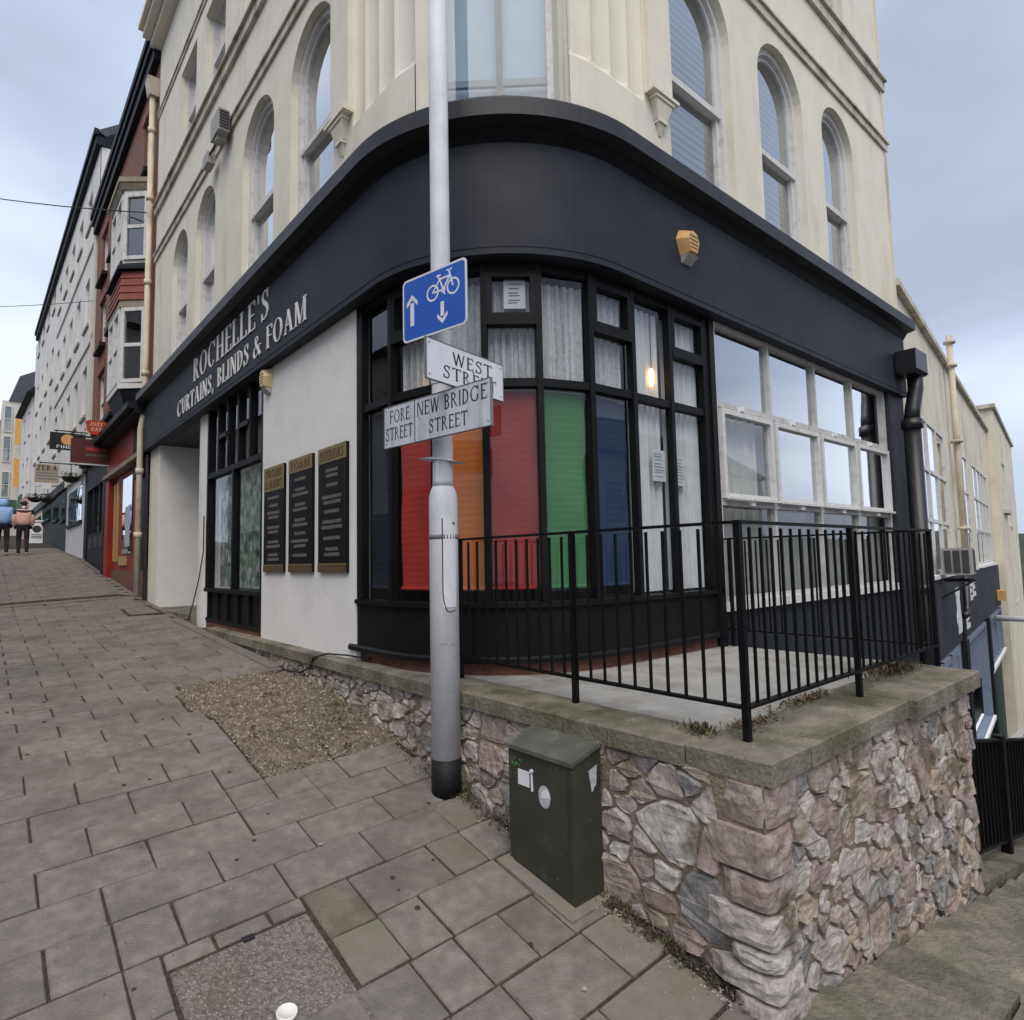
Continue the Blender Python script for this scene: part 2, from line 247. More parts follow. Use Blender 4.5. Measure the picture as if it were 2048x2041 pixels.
def gz(x, y):
    if x <= 2.3: return lin(PR, y) + .04*(x-2.3)
    t = min(1, (x-2.3)/1.2) if y < 3 else 0
    return lin(PR, 1.2+(y-1.2)*(1-t)) - .19*(x-2.3)
# building coordinates: left facade x = XL, right facade y = YR, rounded corner radius RC
XL, YR, RC = 2.40, 3.04, 1.25
CX, CY = XL+RC, YR+RC; AL = RC*math.pi/2
FL = lambda s, z, d: (XL+d, s, z)
FR = lambda s, z, d: (s, YR+d, z)
def PU(u, d=0):                    # path round the corner, d > 0 into the building
    if u < 0: return (XL+d, CY-u)
    if u > AL: return (CX+u-AL, YR+d)
    t = math.pi + u/RC; return (CX+(RC-d)*math.cos(t), CY+(RC-d)*math.sin(t))
FU = lambda u, z, d: (*PU(u,d), z)
def th(deg): return RC*rad(deg-180)
uy = lambda y: CY-y
ux = lambda x: AL+x-CX
def us(u0, u1, n=14):
    r = [u0]
    if u0 < 0 < u1: r.append(0)
    a0, a1 = max(0,u0), min(AL,u1)
    if a1 > a0:
        k = max(2, int(n*(a1-a0)/AL)); r += [a0+(a1-a0)*i/k for i in range(0 if a0 == 0 and u0 < 0 else 1, k+1)]
    if r[-1] < u1 - 1e-6: r.append(u1)
    q = [r[0]]
    for x in r[1:]:
        if x > q[-1]+1e-6: q.append(x)
    return q
def sweep(prof, u0, u1, n=14, close=True):
    b = MB(); U = us(u0, u1, n); rows = [[FU(u, z, d) for d, z in prof] for u in U]
    k = len(prof); vs = [p for r in rows for p in r]; fs = []
    for i in range(len(U)-1):
        for j in range(k if close else k-1): fs.append((i*k+j, i*k+(j+1)%k, (i+1)*k+(j+1)%k, (i+1)*k+j))
    if close: fs += [tuple(range(k)), tuple(range((len(U)-1)*k+k-1, (len(U)-1)*k-1, -1))]
    b.add(vs, fs); return b
def plate(fn, outline, holes, depth=.2, b=None, mi=0):
    b = b or MB(); loops = [outline]+holes; pts = [q for l in loops for q in l]
    tris = tessellate_polygon([[Vector((p[0],p[1],0)) for p in l] for l in loops])
    b.add([fn(p[0],p[1],0) for p in pts], [tuple(t) for t in tris], mi)
    for l in holes:
        n = len(l); b.add([fn(p[0],p[1],0) for p in l]+[fn(p[0],p[1],depth) for p in l], [(i,(i+1)%n,(i+1)%n+n,i+n) for i in range(n)], mi)
    return b
def arch(s0, s1, z0, zt, n=14, ins=0):
    r = (s1-s0)/2; zs = zt-r; c = (s0+s1)/2; r -= ins
    return [(s0+ins,z0+ins),(s1-ins,z0+ins)] + [(c+r*math.cos(math.pi*i/n), zs+r*math.sin(math.pi*i/n)) for i in range(n+1)]
rect = lambda s0, s1, z0, z1, i=0: [(s0+i,z0+i),(s1-i,z0+i),(s1-i,z1-i),(s0+i,z1-i)]
def ring(b, fn, A, B, d0, d1, mi=0):
    n = len(A); vs = [fn(*p,d0) for p in A]+[fn(*p,d0) for p in B]+[fn(*p,d1) for p in B]+[fn(*p,d1) for p in A]
    fs = []
    for i in range(n):
        j = (i+1)%n
        fs += [(i,j,j+n,i+n),(i+n,j+n,j+2*n,i+2*n),(i+2*n,j+2*n,j+3*n,i+3*n),(i+3*n,j+3*n,j,i)]
    b.add(vs, fs, mi)
def arch_window(parent, fn, s0, s1, z0, zt, zm, fr='white_frame', gl='glass_reflect', blind=None, depth=.2):
    b = MB(); ring(b, fn, arch(s0,s1,z0,zt), arch(s0,s1,z0,zt,ins=.07), depth-.06, depth+.04)
    w_ = b.build('window', fr, parent)
    b = MB(); ring(b, fn, arch(s0,s1,z0,zt,ins=.07), arch(s0,s1,z0,zt,ins=.115), depth-.02, depth+.03); b.build('sash', fr, w_)
    fbx('meeting_rail', fr, w_, fn, s0+.06, s1-.06, zm-.035, zm+.03, depth-.05, depth+.05)
    a = arch(s0,s1,z0,zt,ins=.11); b = MB(); b.prism(fn, [(s0+.11,zm+.02),(s1-.11,zm+.02)]+a[2:], depth+.005, depth+.011); b.build('pane', gl, w_)
    b = MB(); b.prism(fn, rect(s0+.11,s1-.11,z0+.11,zm-.03), depth+.025, depth+.031); b.build('pane', gl, w_)
    if blind:
        b = MB(); n = 26; zb = blind[1]
        for i in range(n):
            z = zb+(zt-.25-zb)*i/n if blind[2] else zb+(zm-zb)*i/n
            dz = ((zt-.25-zb) if blind[2] else (zm-zb))/n
            b.add([fn(s0+.12,z,depth+.075),fn(s1-.12,z,depth+.075),fn(s1-.12,z+dz*.96,depth+.095),fn(s0+.12,z+dz*.96,depth+.095)], [(0,1,2,3)])
        b.build('blind', blind[0], w_)
    return w_
def rect_window(parent, fn, s0, s1, z0, z1, fr='white_frame', gl='glass_reflect', depth=.15, fw=.06, mid=True, name='window', backing=None):
    b = MB(); ring(b, fn, rect(s0,s1,z0,z1), rect(s0,s1,z0,z1,fw), depth-.04, depth+.05); w_ = b.build(name, fr, parent)
    zm = (z0+z1)/2
    if mid:
        fbx('meeting_rail', fr, w_, fn, s0+fw*.8, s1-fw*.8, zm-.025, zm+.025, depth-.03, depth+.05)
        fbx('pane', gl, w_, fn, s0+fw, s1-fw, zm+.02, z1-fw, depth+.01, depth+.016); fbx('pane', gl, w_, fn, s0+fw, s1-fw, z0+fw, zm-.02, depth+.025, depth+.031)
    else: fbx('pane', gl, w_, fn, s0+fw, s1-fw, z0+fw, z1-fw, depth+.01, depth+.016)
    if backing: fbx('blind', backing, w_, fn, s0+fw*.9, s1-fw*.9, z0+fw*.9, z1-fw*.9, depth+.12, depth+.13)
    return w_
def copy_tree(o, parent=None, off=(0,0,0)):
    c = o.copy(); COL.objects.link(c)
    if parent is None: c.location = o.location + Vector(off)
    else: c.parent = parent
    for ch in list(o.children): copy_tree(ch, c)
    return c

# ---- lettering: a small roman alphabet drawn from polygons (cap height 1)
def glyph(ch, T=.17, t=.06, sf=.075):
    P = []; sh = .045
    def bx(x0, y0, x1, y1): P.append([(x0,y0),(x1,y0),(x1,y1),(x0,y1)])
    def ser(x0, x1, y):
        if sf: bx(x0-sf, y, x1+sf, y+sh)
    def stem(x, wdt=T, y0=0, y1=1, top=True, bot=True):
        bx(x, y0, x+wdt, y1)
        if bot: ser(x, x+wdt, 0)
        if top: ser(x, x+wdt, 1-sh)
    def strip(pts, wd):
        n = len(pts); Lf = []; Rt = []
        for i, p in enumerate(pts):
            a = pts[max(0,i-1)]; b = pts[min(n-1,i+1)]; dx, dy = b[0]-a[0], b[1]-a[1]; l = math.hypot(dx,dy) or 1
            h = (wd[i] if isinstance(wd, list) else wd)/2; Lf.append((p[0]-dy/l*h, p[1]+dx/l*h)); Rt.append((p[0]+dy/l*h, p[1]-dx/l*h))
        for i in range(n-1): P.append([Lf[i],Lf[i+1],Rt[i+1],Rt[i]])
    def bowl(cx, cy, rx, ry, a0, a1, n=12):
        O = []; I = []
        for i in range(n+1):
            a = rad(a0+(a1-a0)*i/n); O.append((cx+rx*math.cos(a), cy+ry*math.sin(a))); I.append((cx+(rx-T)*math.cos(a), cy+(ry-t)*math.sin(a)))
        for i in range(n): P.append([O[i],O[i+1],I[i+1],I[i]])
    def dia(x0, y0, x1, y1, wd): P.append([(x0-wd/2,y0),(x0+wd/2,y0),(x1+wd/2,y1),(x1-wd/2,y1)])
    s = sf+.02
    if ch == ' ': return .32, P
    if ch == 'I': stem(s); w = T+2*s
    elif ch in 'EFL':
        stem(s); w = s+T+.38
        if ch != 'L': bx(s+T,1-t,w-.02,1); bx(w-.02-t*.8,.80,w-.02,1-t); bx(s+T,.50,w-.1,.50+t)
        if ch != 'F': bx(s+T,0,w,t); bx(w-t*.8,t,w,.22)
    elif ch == 'H': stem(s); stem(s+.52); bx(s+T,.49,s+.52,.49+t); w = 2*s+.52+T
    elif ch == 'T': stem(.34-T/2, top=False); bx(0,1-t,.68,1); bx(0,.80,t*.8,1-t); bx(.68-t*.8,.80,.68,1-t); w = .68
    elif ch == 'N': stem(s, t); stem(s+.55, t, bot=False); dia(s+.06,1,s+.55,0,T); w = 2*s+.55+t
    elif ch == 'M': stem(s, t); stem(s+.70, T); dia(s+.08,1,s+.38,.02,T*.9); dia(s+.70+t/2,1,s+.38,.02,t); w = 2*s+.70+T
    elif ch == 'A': dia(s+.05,0,.40,1,t); dia(s+.62,0,.40,1,T); bx(.22,.33,.58,.33+t); ser(s+.03,s+.07,0); ser(s+.55,s+.69,0); w = 2*s+.68
    elif ch == 'W':
        for a, b_, q in ((.05,.27,T),(.45,.27,t),(.45,.68,T),(.88,.68,t)): dia(b_,0,a,1,q)
        ser(.02,.08,1-sh); ser(.86,.92,1-sh); w = .95
    elif ch == 'U': stem(s, T, .3, 1, True, False); stem(s+.50, t, .3, 1, True, False); bowl(s+(.50+t)/2,.32,(.50+t)/2,.33,180,360); w = 2*s+.50+t
    elif ch == 'Z': bx(.02,1-t,.6,1); bx(.02,0,.6,t); dia(.1,t,.5,1-t,T); w = .64
    elif ch in 'RPBD':
        stem(s)
        if ch == 'D': bowl(s+T-.02,.5,.47,.5,-90,90); w = s+T+.50
        else:
            bowl(s+T-.02,.74,.34,.26,-90,90); w = s+T+.40
            if ch == 'B': bowl(s+T-.02,.26,.38,.26+t/2,-90,90)
            if ch == 'R': dia(s+T+.42,0,s+T+.10,.5,T*.95); ser(s+T+.40,s+T+.45,0); w = s+T+.52
    elif ch in 'OCGQ':
        bowl(.44,.5,.42,.52, 0 if ch == 'O' else 42, 360 if ch == 'O' else 322, 20); w = .90
        if ch != 'O': bx(.72,.70,.72+t,1.0); w = .84
        if ch == 'G': bx(.66,.12,.66+T,.45); w = .90
    elif ch == 'S':
        pts = [(.50,.80),(.44,.93),(.30,.97),(.15,.90),(.12,.76),(.20,.63),(.34,.53),(.46,.42),(.50,.26),(.43,.10),(.28,.03),(.13,.08),(.07,.22)]
        strip(pts, [t,t,t*1.1,T*.6,T*.9,T,T*1.1,T,T*.9,T*.6,t*1.1,t,t]); bx(.46,.72,.46+t,1); bx(.05,0,.05+t,.28); w = .60
    elif ch == 'J': stem(.2, T, .2, 1, True, False); bowl(.10,.2,.27,.24,190,360); w = .5
    elif ch == 'K': stem(s); dia(s+T,.42,s+.55,1,t); dia(s+.58,0,s+T+.12,.55,T); w = s+.75
    elif ch == '&':
        pts = [(.78,.02),(.52,.35),(.26,.70),(.26,.88),(.38,.97),(.50,.88),(.48,.74),(.30,.55),(.10,.38),(.06,.20),(.18,.04),(.38,.04),(.58,.20),(.70,.48)]
        strip(pts, [T,T,T*.9,T*.7,t,T*.6,t,t,T*.8,T,T*.9,t,t,t]); bx(.62,.48,.82,.48+t); w = .88
    elif ch == "'": P.append([(.10,1.02),(.21,1.02),(.17,.72),(.14,.72)]); w = .26
    elif ch == ',': P.append([(.05,.14),(.19,.14),(.12,-.16),(.06,-.16)]); w = .26
    else: bx(.05,0,.4,1); w = .46
    return w, P
def text(parent, fn, s, u0, u1, v, h, m, d0, d1, T=.135, t=.05, sf=.07, sp=.12, joined=None):
    """letters between u0 and u1 on a surface fn(u, v, d); one object per letter, or one mesh when joined names it"""
    gl = [glyph(c, T, t, sf) for c in s]; tot = sum(g[0] for g in gl)+sp*(len(gl)-1); kx = (u1-u0)/tot; x = 0; J = MB()
    for c, (w_, P) in zip(s, gl):
        if P:
            b = J if joined else MB()
            for i, q in enumerate(P): b.prism(fn, [(u0+(x+a)*kx, v+bb*h) for a, bb in q], d0, d1-.00025*(i%9))
            if not joined: b.build('letter', m, parent)
        x += w_+sp
    if joined: return tag(J.build(joined, m, parent), kind='stuff')

# ------------------------------------------------------------------ ground
b = MB()
xs = [-14,-8,-5,-3,-2,-1,0,.5,1,1.5,2,2.3,2.8,3.3,3.8,4.3,4.9,5.6,6.5,8,10,13,17,22,30]
ys = [-14,-8,-5,-3,-2,-1,0,1,2,3,4,4.4,4.7,4.9,5.2,5.6,6.5,8.2,10,12,13.46,16,18.2,20,22.8,25,27.2,30,32.3,36.7,45,60,90,140]
rows = []
for y in ys: rows.append([(x, y, gz(x,y)-(.0 if not (x > 2.35 and y > 1.5) else 3.0)-.012) for x in xs])
b.sheet(rows)
pav = tag(b.build('pavement', 'joint'), kind='structure')
GRAVEL = [(1.36,3.97),(2.33,3.97),(2.33,6.05),(2.14,6.07),(1.43,6.22),(1.28,5.75),(1.26,5.36),(1.36,5.12)]
def inside(p, poly):
    c = False; n = len(poly)
    for i in range(n):
        (x1,y1),(x2,y2) = poly[i],poly[i-1]
        if (y1 > p[1]) != (y2 > p[1]) and p[0] < (x2-x1)*(p[1]-y1)/(y2-y1)+x1: c = not c
    return c
PATCH = [(.60,2.06),(1.15,2.06),(1.15,2.76),(.60,2.79)]
def slab(b, x0, x1, y0, y1, mi=0, top=.0, g=.0055, th_=.05, jit=.003):
    j = lambda: random.uniform(-jit, jit)
    h = g*1.35; g = g*.75
    c = [(x0+g+j(),y0+h+j()),(x1-g+j(),y0+h+j()),(x1-g+j(),y1-h+j()),(x0+g+j(),y1-h+j())]
    dz = random.uniform(-.003,.003)+top; e = .006
    mx_, my_ = (x0+x1)/2, (y0+y1)/2
    A = [(p[0],p[1],gz(*p)-th_) for p in c]; B = [(p[0],p[1],gz(*p)+dz-.007) for p in c]
    C_ = [(p[0]+(e if p[0] < mx_ else -e), p[1]+(e if p[1] < my_ else -e), gz(*p)+dz) for p in c]
    b.add(A+B+C_, [(0,1,5,4),(1,2,6,5),(2,3,7,6),(3,0,4,7),(4,5,9,8),(5,6,10,9),(6,7,11,10),(7,4,8,11),(8,9,10,11)], mi)
joints = [-1.2+.29*i for i in range(9)]+[1.40,1.69,1.985,2.28,2.58,2.87,3.16,3.43,3.70,3.97,4.235,4.50,4.76,5.02]
while joints[-1] < 30: joints.append(joints[-1]+.275)
allslabs = []
for r, (y0, y1) in enumerate(zip(joints, joints[1:])):
    off = .022 if r % 2 else .246
    x = off-.447*3
    while x < 2.3:
        x1 = x+.447
        if y1 < 2.9 and .9 < x < 2.2 and random.random() < .3: cuts = [(x,x+.21),(x+.21,x1)]
        elif random.random() < .04: cuts = [(x,x+.224),(x+.224,x1)]
        else: cuts = [(x,x1)]
        for a, c in cuts:
            lim = 2.30 if y0 < 9.9 else 2.40
            if a > lim-.05: continue
            c = min(c, lim)
            m_ = ((a+c)/2, (y0+y1)/2)
            if 3.9 < m_[1] < 6.1:
                gb = lin([(3.9,1.36),(5.12,1.36),(5.36,1.26),(5.75,1.28),(6.22,1.40)], m_[1])
                if a > gb-.06: continue
                c = min(c, gb)
            if y0 > 2.0 and y1 < 2.88 and c > .60 and a < 1.15:
                if c > 1.15+.08: a = 1.155
                elif a < .60-.08: c = .595
                else: continue
            if 2.2 < y0 < 2.8 and c > 1.158 and a < 1.375:
                if c > 1.45: a = 1.38
                elif a < 1.1: c = 1.155
                else: continue
            if 1.99 < y0 < 3.0 and a > 2.0 and 2.05 < m_[1] < 2.62: c = min(c, 2.08)
            if c-a < .05: continue
            if m_[0] < .0+.0*m_[1] and m_[1] > 1: 
                if a < -.35: continue
            allslabs.append((a, c, y0, y1))
        x = x1
vis = [s for s in allslabs if s[0] > -.5 and s[2] > 1.0]
vis.sort(key=lambda s: s[2])
for a, c, y0, y1 in vis[:285]:
    b = MB(); slab(b, a, c, y0, y1); warm = (a > 1.75 and y1 < 4.6 and random.random() < .45) or (y0 > 6 and random.random() < .04)
    b.build('paving_slab', 'slab_warm' if warm else 'slab', pav)
b = MB()
sv = set(vis[:285])
for s in allslabs:
    if s not in sv: slab(b, *s)
tag(b.build('far_paving_slabs', 'slab', pav), kind='stuff')
b = MB(); slab(b, .605, 1.145, 2.065, 2.765, top=-.004); b.build('aggregate_infill', 'aggregate', pav)
for (a, c, y0, y1) in ((.60,.78,2.775,2.868),(.785,1.0,2.775,2.868),(1.005,1.15,2.775,2.868)):
    b = MB(); slab(b, a, c, y0, y1); b.build('paving_slab', 'slab', pav)
# bed of loose gravel in the pavement
b = MB(); n = 26
gx0, gx1, gy0, gy1 = 1.22, 2.34, 3.88, 6.26
rows = []
for i in range(41):
    y = gy0+(gy1-gy0)*i/40; row = []
    for j in range(n+1):
        x = gx0+(gx1-gx0)*j/n; ins = inside((x,y), GRAVEL)
        row.append((x, y, gz(x,y)+(-.03 if not ins else -.002+.02*math.sin(x*9)*math.sin(y*5)*.5+random.uniform(-.006,.006))))
    rows.append(row)
b.sheet(rows)
for k in range(7000):
    x, y = random.uniform(gx0,gx1), random.uniform(gy0,gy1)
    if not inside((x,y), GRAVEL): continue
    r = random.uniform(.004,.014); z = gz(x,y)+.004+.01*math.sin(x*9)*math.sin(y*5); a = random.uniform(0,3)
    q = [(x+r*random.uniform(.7,1.3)*math.cos(a+i*2.09), y+r*random.uniform(.7,1.3)*math.sin(a+i*2.09)) for i in range(3)]
    b.add([(*p,z-.004) for p in q]+[(x+random.uniform(-.3,.3)*r,y,z+r*.8)], [(0,1,3),(1,2,3),(2,0,3)], 1 if random.random() < .22 else 0)
tag(b.build('gravel', ['gravel','gravel_light']), 'patch of loose brown gravel in the paving beside the stone wall', 'gravel', kind='stuff')
b = MB(); rg = random.Random(21)
for k in range(70):
    y = rg.uniform(1.5,9); x = rg.uniform(.1,2.2)
    if inside((x,y), GRAVEL) or inside((x,y), PATCH): continue
    r = rg.uniform(.006,.014); n = 9; b.add([(x+r*rg.uniform(.8,1.2)*math.cos(6.283*i/n), y+r*rg.uniform(.8,1.2)*math.sin(6.283*i/n), gz(x,y)+.0045+.172*r*math.sin(6.283*i/n)*(1 if y < 4.4 else .5)) for i in range(n)], [tuple(range(n))], 0 if rg.random() < .8 else 1)
tag(b.build('gum_spots', ['joint','gravel_light'], pav), kind='stuff')
# access cover by the doorway, channel across the street
b = MB(); b.add([(p[0],p[1],gz(*p)+.006) for p in ((1.78,11.2),(2.27,11.1),(2.25,12.1),(1.80,12.15))], [(0,1,2,3)])
b.add([(p[0],p[1],gz(*p)+.010) for p in ((1.82,11.26),(2.22,11.18),(2.20,12.04),(1.85,12.08))], [(0,1,2,3)], 1)
tag(b.build('access_cover', ['joint','slab']), 'rectangular access cover sunk in the paving by the doorway recess', 'manhole cover')
b = MB()
for (y0, y1, m_) in ((13.75,13.98,0),(14.05,14.22,1),(14.3,14.5,0)):
    for i in range(7):
        x0 = -.2+i*.38; b.add([(x0,y0,gz(x0,y0)+.008),(x0+.37,y0,gz(x0+.37,y0)+.008),(x0+.37,y1,gz(x0+.37,y1)+.008),(x0,y1,gz(x0,y1)+.008)], [(0,1,2,3)], m_)
b.build('drainage_channel', ['slab_warm','joint'], pav)
# kerb edging along the foot of the building
b = MB(); y = 6.2
while y < 10.2:
    y1 = y+.9; slab(b, 2.17, 2.30, y, min(y1,10.2), top=.02); y = y1
b.build('edging_stones', 'slab_warm', pav)

# steps and sloping path down the right side
b = MB(); slab(b, 1.158, 1.375, 2.56, 2.865, top=.002); b.build('worn_slab', 'slab_worn', pav); b = MB(); slab(b, 1.158, 1.375, 2.285, 2.56, top=.0, jit=.008); b.build('worn_slab', 'slab_warm', pav)
st = tag(thing('stone_steps', None, None, (3,.9,gz(3,.9))), kind='structure')
x = 2.36; k = 0
while x < 22:
    L_ = .36 if k < 14 else .6; z0 = gz(x,1.2)+.012; z1 = z0-.03
    for (ya, yb) in ((-2.2,-.7),(-.69,.22),(.23,.74),(.75,1.235)):
        if k < 14 or ya > -1:
            b = MB(); zt = z0+random.uniform(-.012,.012); zb = gz(x+L_,1.2)-.25
            ja = random.uniform(-.02,.02)
            b.hexa([(x+.004+ja,ya+.004,zb),(x+L_-.004,ya+.004,zb),(x+L_-.004,yb-.004,zb),(x+.004+ja,yb-.004,zb),(x+.004+ja,ya+.004,zt),(x+L_-.012,ya+.004,zt-.025),(x+L_-.012,yb-.004,zt-.025),(x+.004+ja,yb-.004,zt)])
            b.build('step_slab', 'steps', st)
    x += L_; k += 1
# terrace floor behind the railing
b = MB(); b.box(2.44,1.46,-.35,5.12,3.08,-.002); b.box(2.44,3.0801,-.35,3.62,4.4,-.002)
ter = tag(b.build('terrace', 'terrace'), kind='structure')
b = MB(); b.box(5.10,1.46,-3.4,5.14,3.02,-.36); b.box(5.14,1.40,-4.2,16,3.0,-2.6); tag(b.build('area_floor', 'concrete_wall'), kind='structure')

# ------------------------------------------------------------------ rubble wall with coping
wall = thing('stone_wall', 'rubble stone retaining wall with flat coping around the raised corner terrace', 'wall', (2.33,1.27,-.9))
WX = lambda y: 2.33                                             # street face
SL = lambda s, z, d: (2.325+d, s, z)                            # left face, s = y
SR = lambda s, z, d: (s, 1.265+d, z)                            # right face, s = x
b = MB()
N_ = 24
for i in range(N_):
    y0, y1 = 1.262+(8.9-1.262)*i/N_, 1.262+(8.9-1.262)*(i+1)/N_
    b.hexa([(2.322,y0,gz(2.3,y0)-.3),(2.46,y0,gz(2.3,y0)-.3),(2.46,y1,gz(2.3,y1)-.3),(2.322,y1,gz(2.3,y1)-.3),(2.322,y0,-.086),(2.46,y0,-.085),(2.46,y1,-.085),(2.322,y1,-.086)])
for i in range(10):
    x0, x1 = 2.46+(5.0-2.46)*i/10, 2.46+(5.0-2.46)*(i+1)/10
    b.hexa([(x0,1.262,gz(x0,1.2)-.4),(x1,1.262,gz(x1,1.2)-.4),(x1,1.55,gz(x1,1.2)-.4),(x0,1.55,gz(x0,1.2)-.4),(x0,1.262,-.085),(x1,1.262,-.085),(x1,1.55,-.085),(x0,1.55,-.085)])
b.build('mortar_bed', 'mortar', wall)
def clip(poly, px, py, nx, ny):
    out = []; n = len(poly)
    for i in range(n):
        a, c = poly[i], poly[(i+1)%n]; da = (a[0]-px)*nx+(a[1]-py)*ny; dc = (c[0]-px)*nx+(c[1]-py)*ny
        if da <= 0: out.append(a)
        if (da < 0 < dc) or (dc < 0 < da): t_ = da/(da-dc); out.append((a[0]+(c[0]-a[0])*t_, a[1]+(c[1]-a[1])*t_))
    return out
def stones(fn, s0, s1, zlo, zhi, size, seed, asp=1.35):
    rng = random.Random(seed); sites = []
    z = zhi-.5*size; tries = 0
    while tries < 9000:
        tries += 1; s = rng.uniform(s0,s1); zz = rng.uniform(zlo(s)-.1, zhi); r = size*rng.choice((.5,.62,.8,1,1.2,1.5))
        if all(((s-q[0])/asp)**2+(zz-q[1])**2 > ((r+q[2])/2)**2 for q in sites): sites.append((s,zz,r))
    for s, zz, r in sites:
        poly = [(s0,zlo(s)-.25),(s1,zlo(s)-.25),(s1,zhi),(s0,zhi)]
        for q in sites:
            if q[0] == s and q[1] == zz or abs(q[0]-s) > .9 or abs(q[1]-zz) > .7: continue
            dx, dz = (q[0]-s)/asp**2, q[1]-zz
            w_ = r/(r+q[2]); mx_, mz = s+(q[0]-s)*w_, zz+(q[1]-zz)*w_; l = math.hypot(dx,dz)
            poly = clip(poly, mx_, mz, dx/l, dz/l)
            if len(poly) < 3: break
        if len(poly) < 3: continue
        cx = sum(p[0] for p in poly)/len(poly); cz = sum(p[1] for p in poly)/len(poly)
        ar = max(math.hypot(p[0]-cx,p[1]-cz) for p in poly)
        gap = rng.uniform(.006,.012)
        poly = [(p[0]+(cx-p[0])*min(.4,gap/max(.02,math.hypot(p[0]-cx,p[1]-cz))), p[1]+(cz-p[1])*min(.4,gap/max(.02,math.hypot(p[0]-cx,p[1]-cz)))) for p in poly]
        q = []
        for i in range(len(poly)):                                 # soften the corners
            a, c = poly[i], poly[(i+1)%len(poly)]
            l = math.hypot(c[0]-a[0],c[1]-a[1])
            if l < .02: q.append(((a[0]+c[0])/2,(a[1]+c[1])/2)); continue
            for t_ in ((.1,.5,.9) if l > .06 else (.5,)): q.append((a[0]+(c[0]-a[0])*t_+rng.uniform(-.007,.007), a[1]+(c[1]-a[1])*t_+rng.uniform(-.007,.007)))
        n = len(q); pr = rng.uniform(.008,.026); tx, tz = rng.uniform(-.14,.14), rng.uniform(-.14,.14)
        def lay(f, d, jt): return [fn(cx+(p[0]-cx)*f, cz+(p[1]-cz)*f, -d-(p[0]-cx)*f*tx-(p[1]-cz)*f*tz+rng.uniform(-jt,jt)) for p in q]
        R = [[fn(p[0],p[1],.03) for p in q], lay(.985,pr*.55,.004), lay(.91,pr*.95,.006)]
        b = MB(); vs = [v for r_ in R for v in r_]; fs = []
        for k in range(2): fs += [(k*n+i,k*n+(i+1)%n,(k+1)*n+(i+1)%n,(k+1)*n+i) for i in range(n)]
        fs += [tuple(2*n+j for j in t_) for t_ in tessellate_polygon([[Vector((p[0],p[1],0)) for p in q]])]
        b.add(vs, fs); b.build('stone', 'stone', wall)
stones(SL, 1.46, 3.75, lambda y: gz(2.3,y), -.088, .14, 3, 1.35)
stones(SL, 3.76, 8.7, lambda y: gz(2.3,y), -.088, .125, 4, 1.2)
stones(SR, 2.52, 5.02, lambda x: gz(x,1.2), -.088, .155, 5, 1.0)
# quoins at the corner: blocks that turn both ways
rng = random.Random(11); z = -.09; k = 0
while z > -1.25:
    h = rng.choice((.07,.10,.13,.17,.19)); la, lb = ((.26,.19) if k % 2 else (.17,.26)); la += rng.uniform(-.01,.03); lb += rng.uniform(-.01,.03)
    x0, y0 = 2.31+rng.uniform(-.02,.005)-.02*k*.4, 1.25+rng.uniform(-.02,.005)-.006*k
    b = MB(); nz = 4; nn = 5; rows = []
    path = [(x0, y0+la*(1-i/nn)) for i in range(nn)]+[(x0,y0)]+[(x0+lb*(i+1)/nn, y0) for i in range(nn)]
    for j in range(nz+1):
        f = j/nz; e = .007*(1-math.sin(math.pi*max(.08,min(.92,f))))
        rows.append([(p[0]+e+rng.uniform(-.007,.007)+(.02 if i in (0,) else 0)+(.012 if i == nn else 0), p[1]+e+rng.uniform(-.007,.007)+(.02 if i == len(path)-1 else 0)+(.012 if i == nn else 0), z-h+.010+(h-.018)*f) for i, p in enumerate(path)])
    b.sheet(rows); top = rows[-1]; bot = rows[0]
    inner = (x0+.12, y0+.12)
    for rr in (top, bot):
        b.add(rr+[(inner[0],inner[1],rr[0][2])], [(i,i+1,len(rr)) for i in range(len(rr)-1)])
    b.build('stone', 'stone', wall); z -= h; k += 1
# coping stones
def cop(pts, z0=-.088, z1=.004, e=.008):
    b = MB(); n = len(pts); cx = sum(p[0] for p in pts)/n; cy = sum(p[1] for p in pts)/n
    A = [(p[0],p[1],z0) for p in pts]; B = [(p[0],p[1],z1-e) for p in pts]; C_ = [(p[0]+(e if p[0] < cx else -e),p[1]+(e if p[1] < cy else -e),z1) for p in pts]
    b.add(A+B+C_, [(i,(i+1)%n,(i+1)%n+n,i+n) for i in range(n)]+[(i+n,(i+1)%n+n,(i+1)%n+2*n,i+2*n) for i in range(n)]+[tuple(range(2*n,3*n)),tuple(range(n-1,-1,-1))])
    return b.build('coping_stone', 'coping', wall)
cx_ = lambda y: 2.30-.03*min(1,(y-1.23)/2.5)
yy = [1.605,2.02,2.31,3.05,3.60,4.55]
for a, c in zip(yy, yy[1:]): cop([(cx_(a),a+.003),(2.60,a+.003),(2.60,c-.003),(cx_(c),c-.003)] if c < 4 else [(cx_(a),a+.003),(2.445,a+.003),(2.42,c-.003),(cx_(c),c-.003)], z1=.004+random.uniform(-.002,.003))
cop([(2.325,1.228),(2.655,1.228),(2.655,1.60),(2.315,1.60)])
xx = [2.66,3.28,3.815]
for a, c in zip(xx, xx[1:]): cop([(a+.004,1.225),(c-.002,1.225),(c-.002,1.60),(a+.004,1.60)])
cop([(3.82,1.185),(5.035,1.185),(5.035,1.615),(3.82,1.615)], -.095, .010)
yy = [4.55,5.6,6.7,7.8,8.85]
for a, c in zip(yy, yy[1:]): cop([(cx_(9),a+.003),(2.41,a+.003),(2.41,c-.003),(cx_(9),c-.003)], z1=.003)

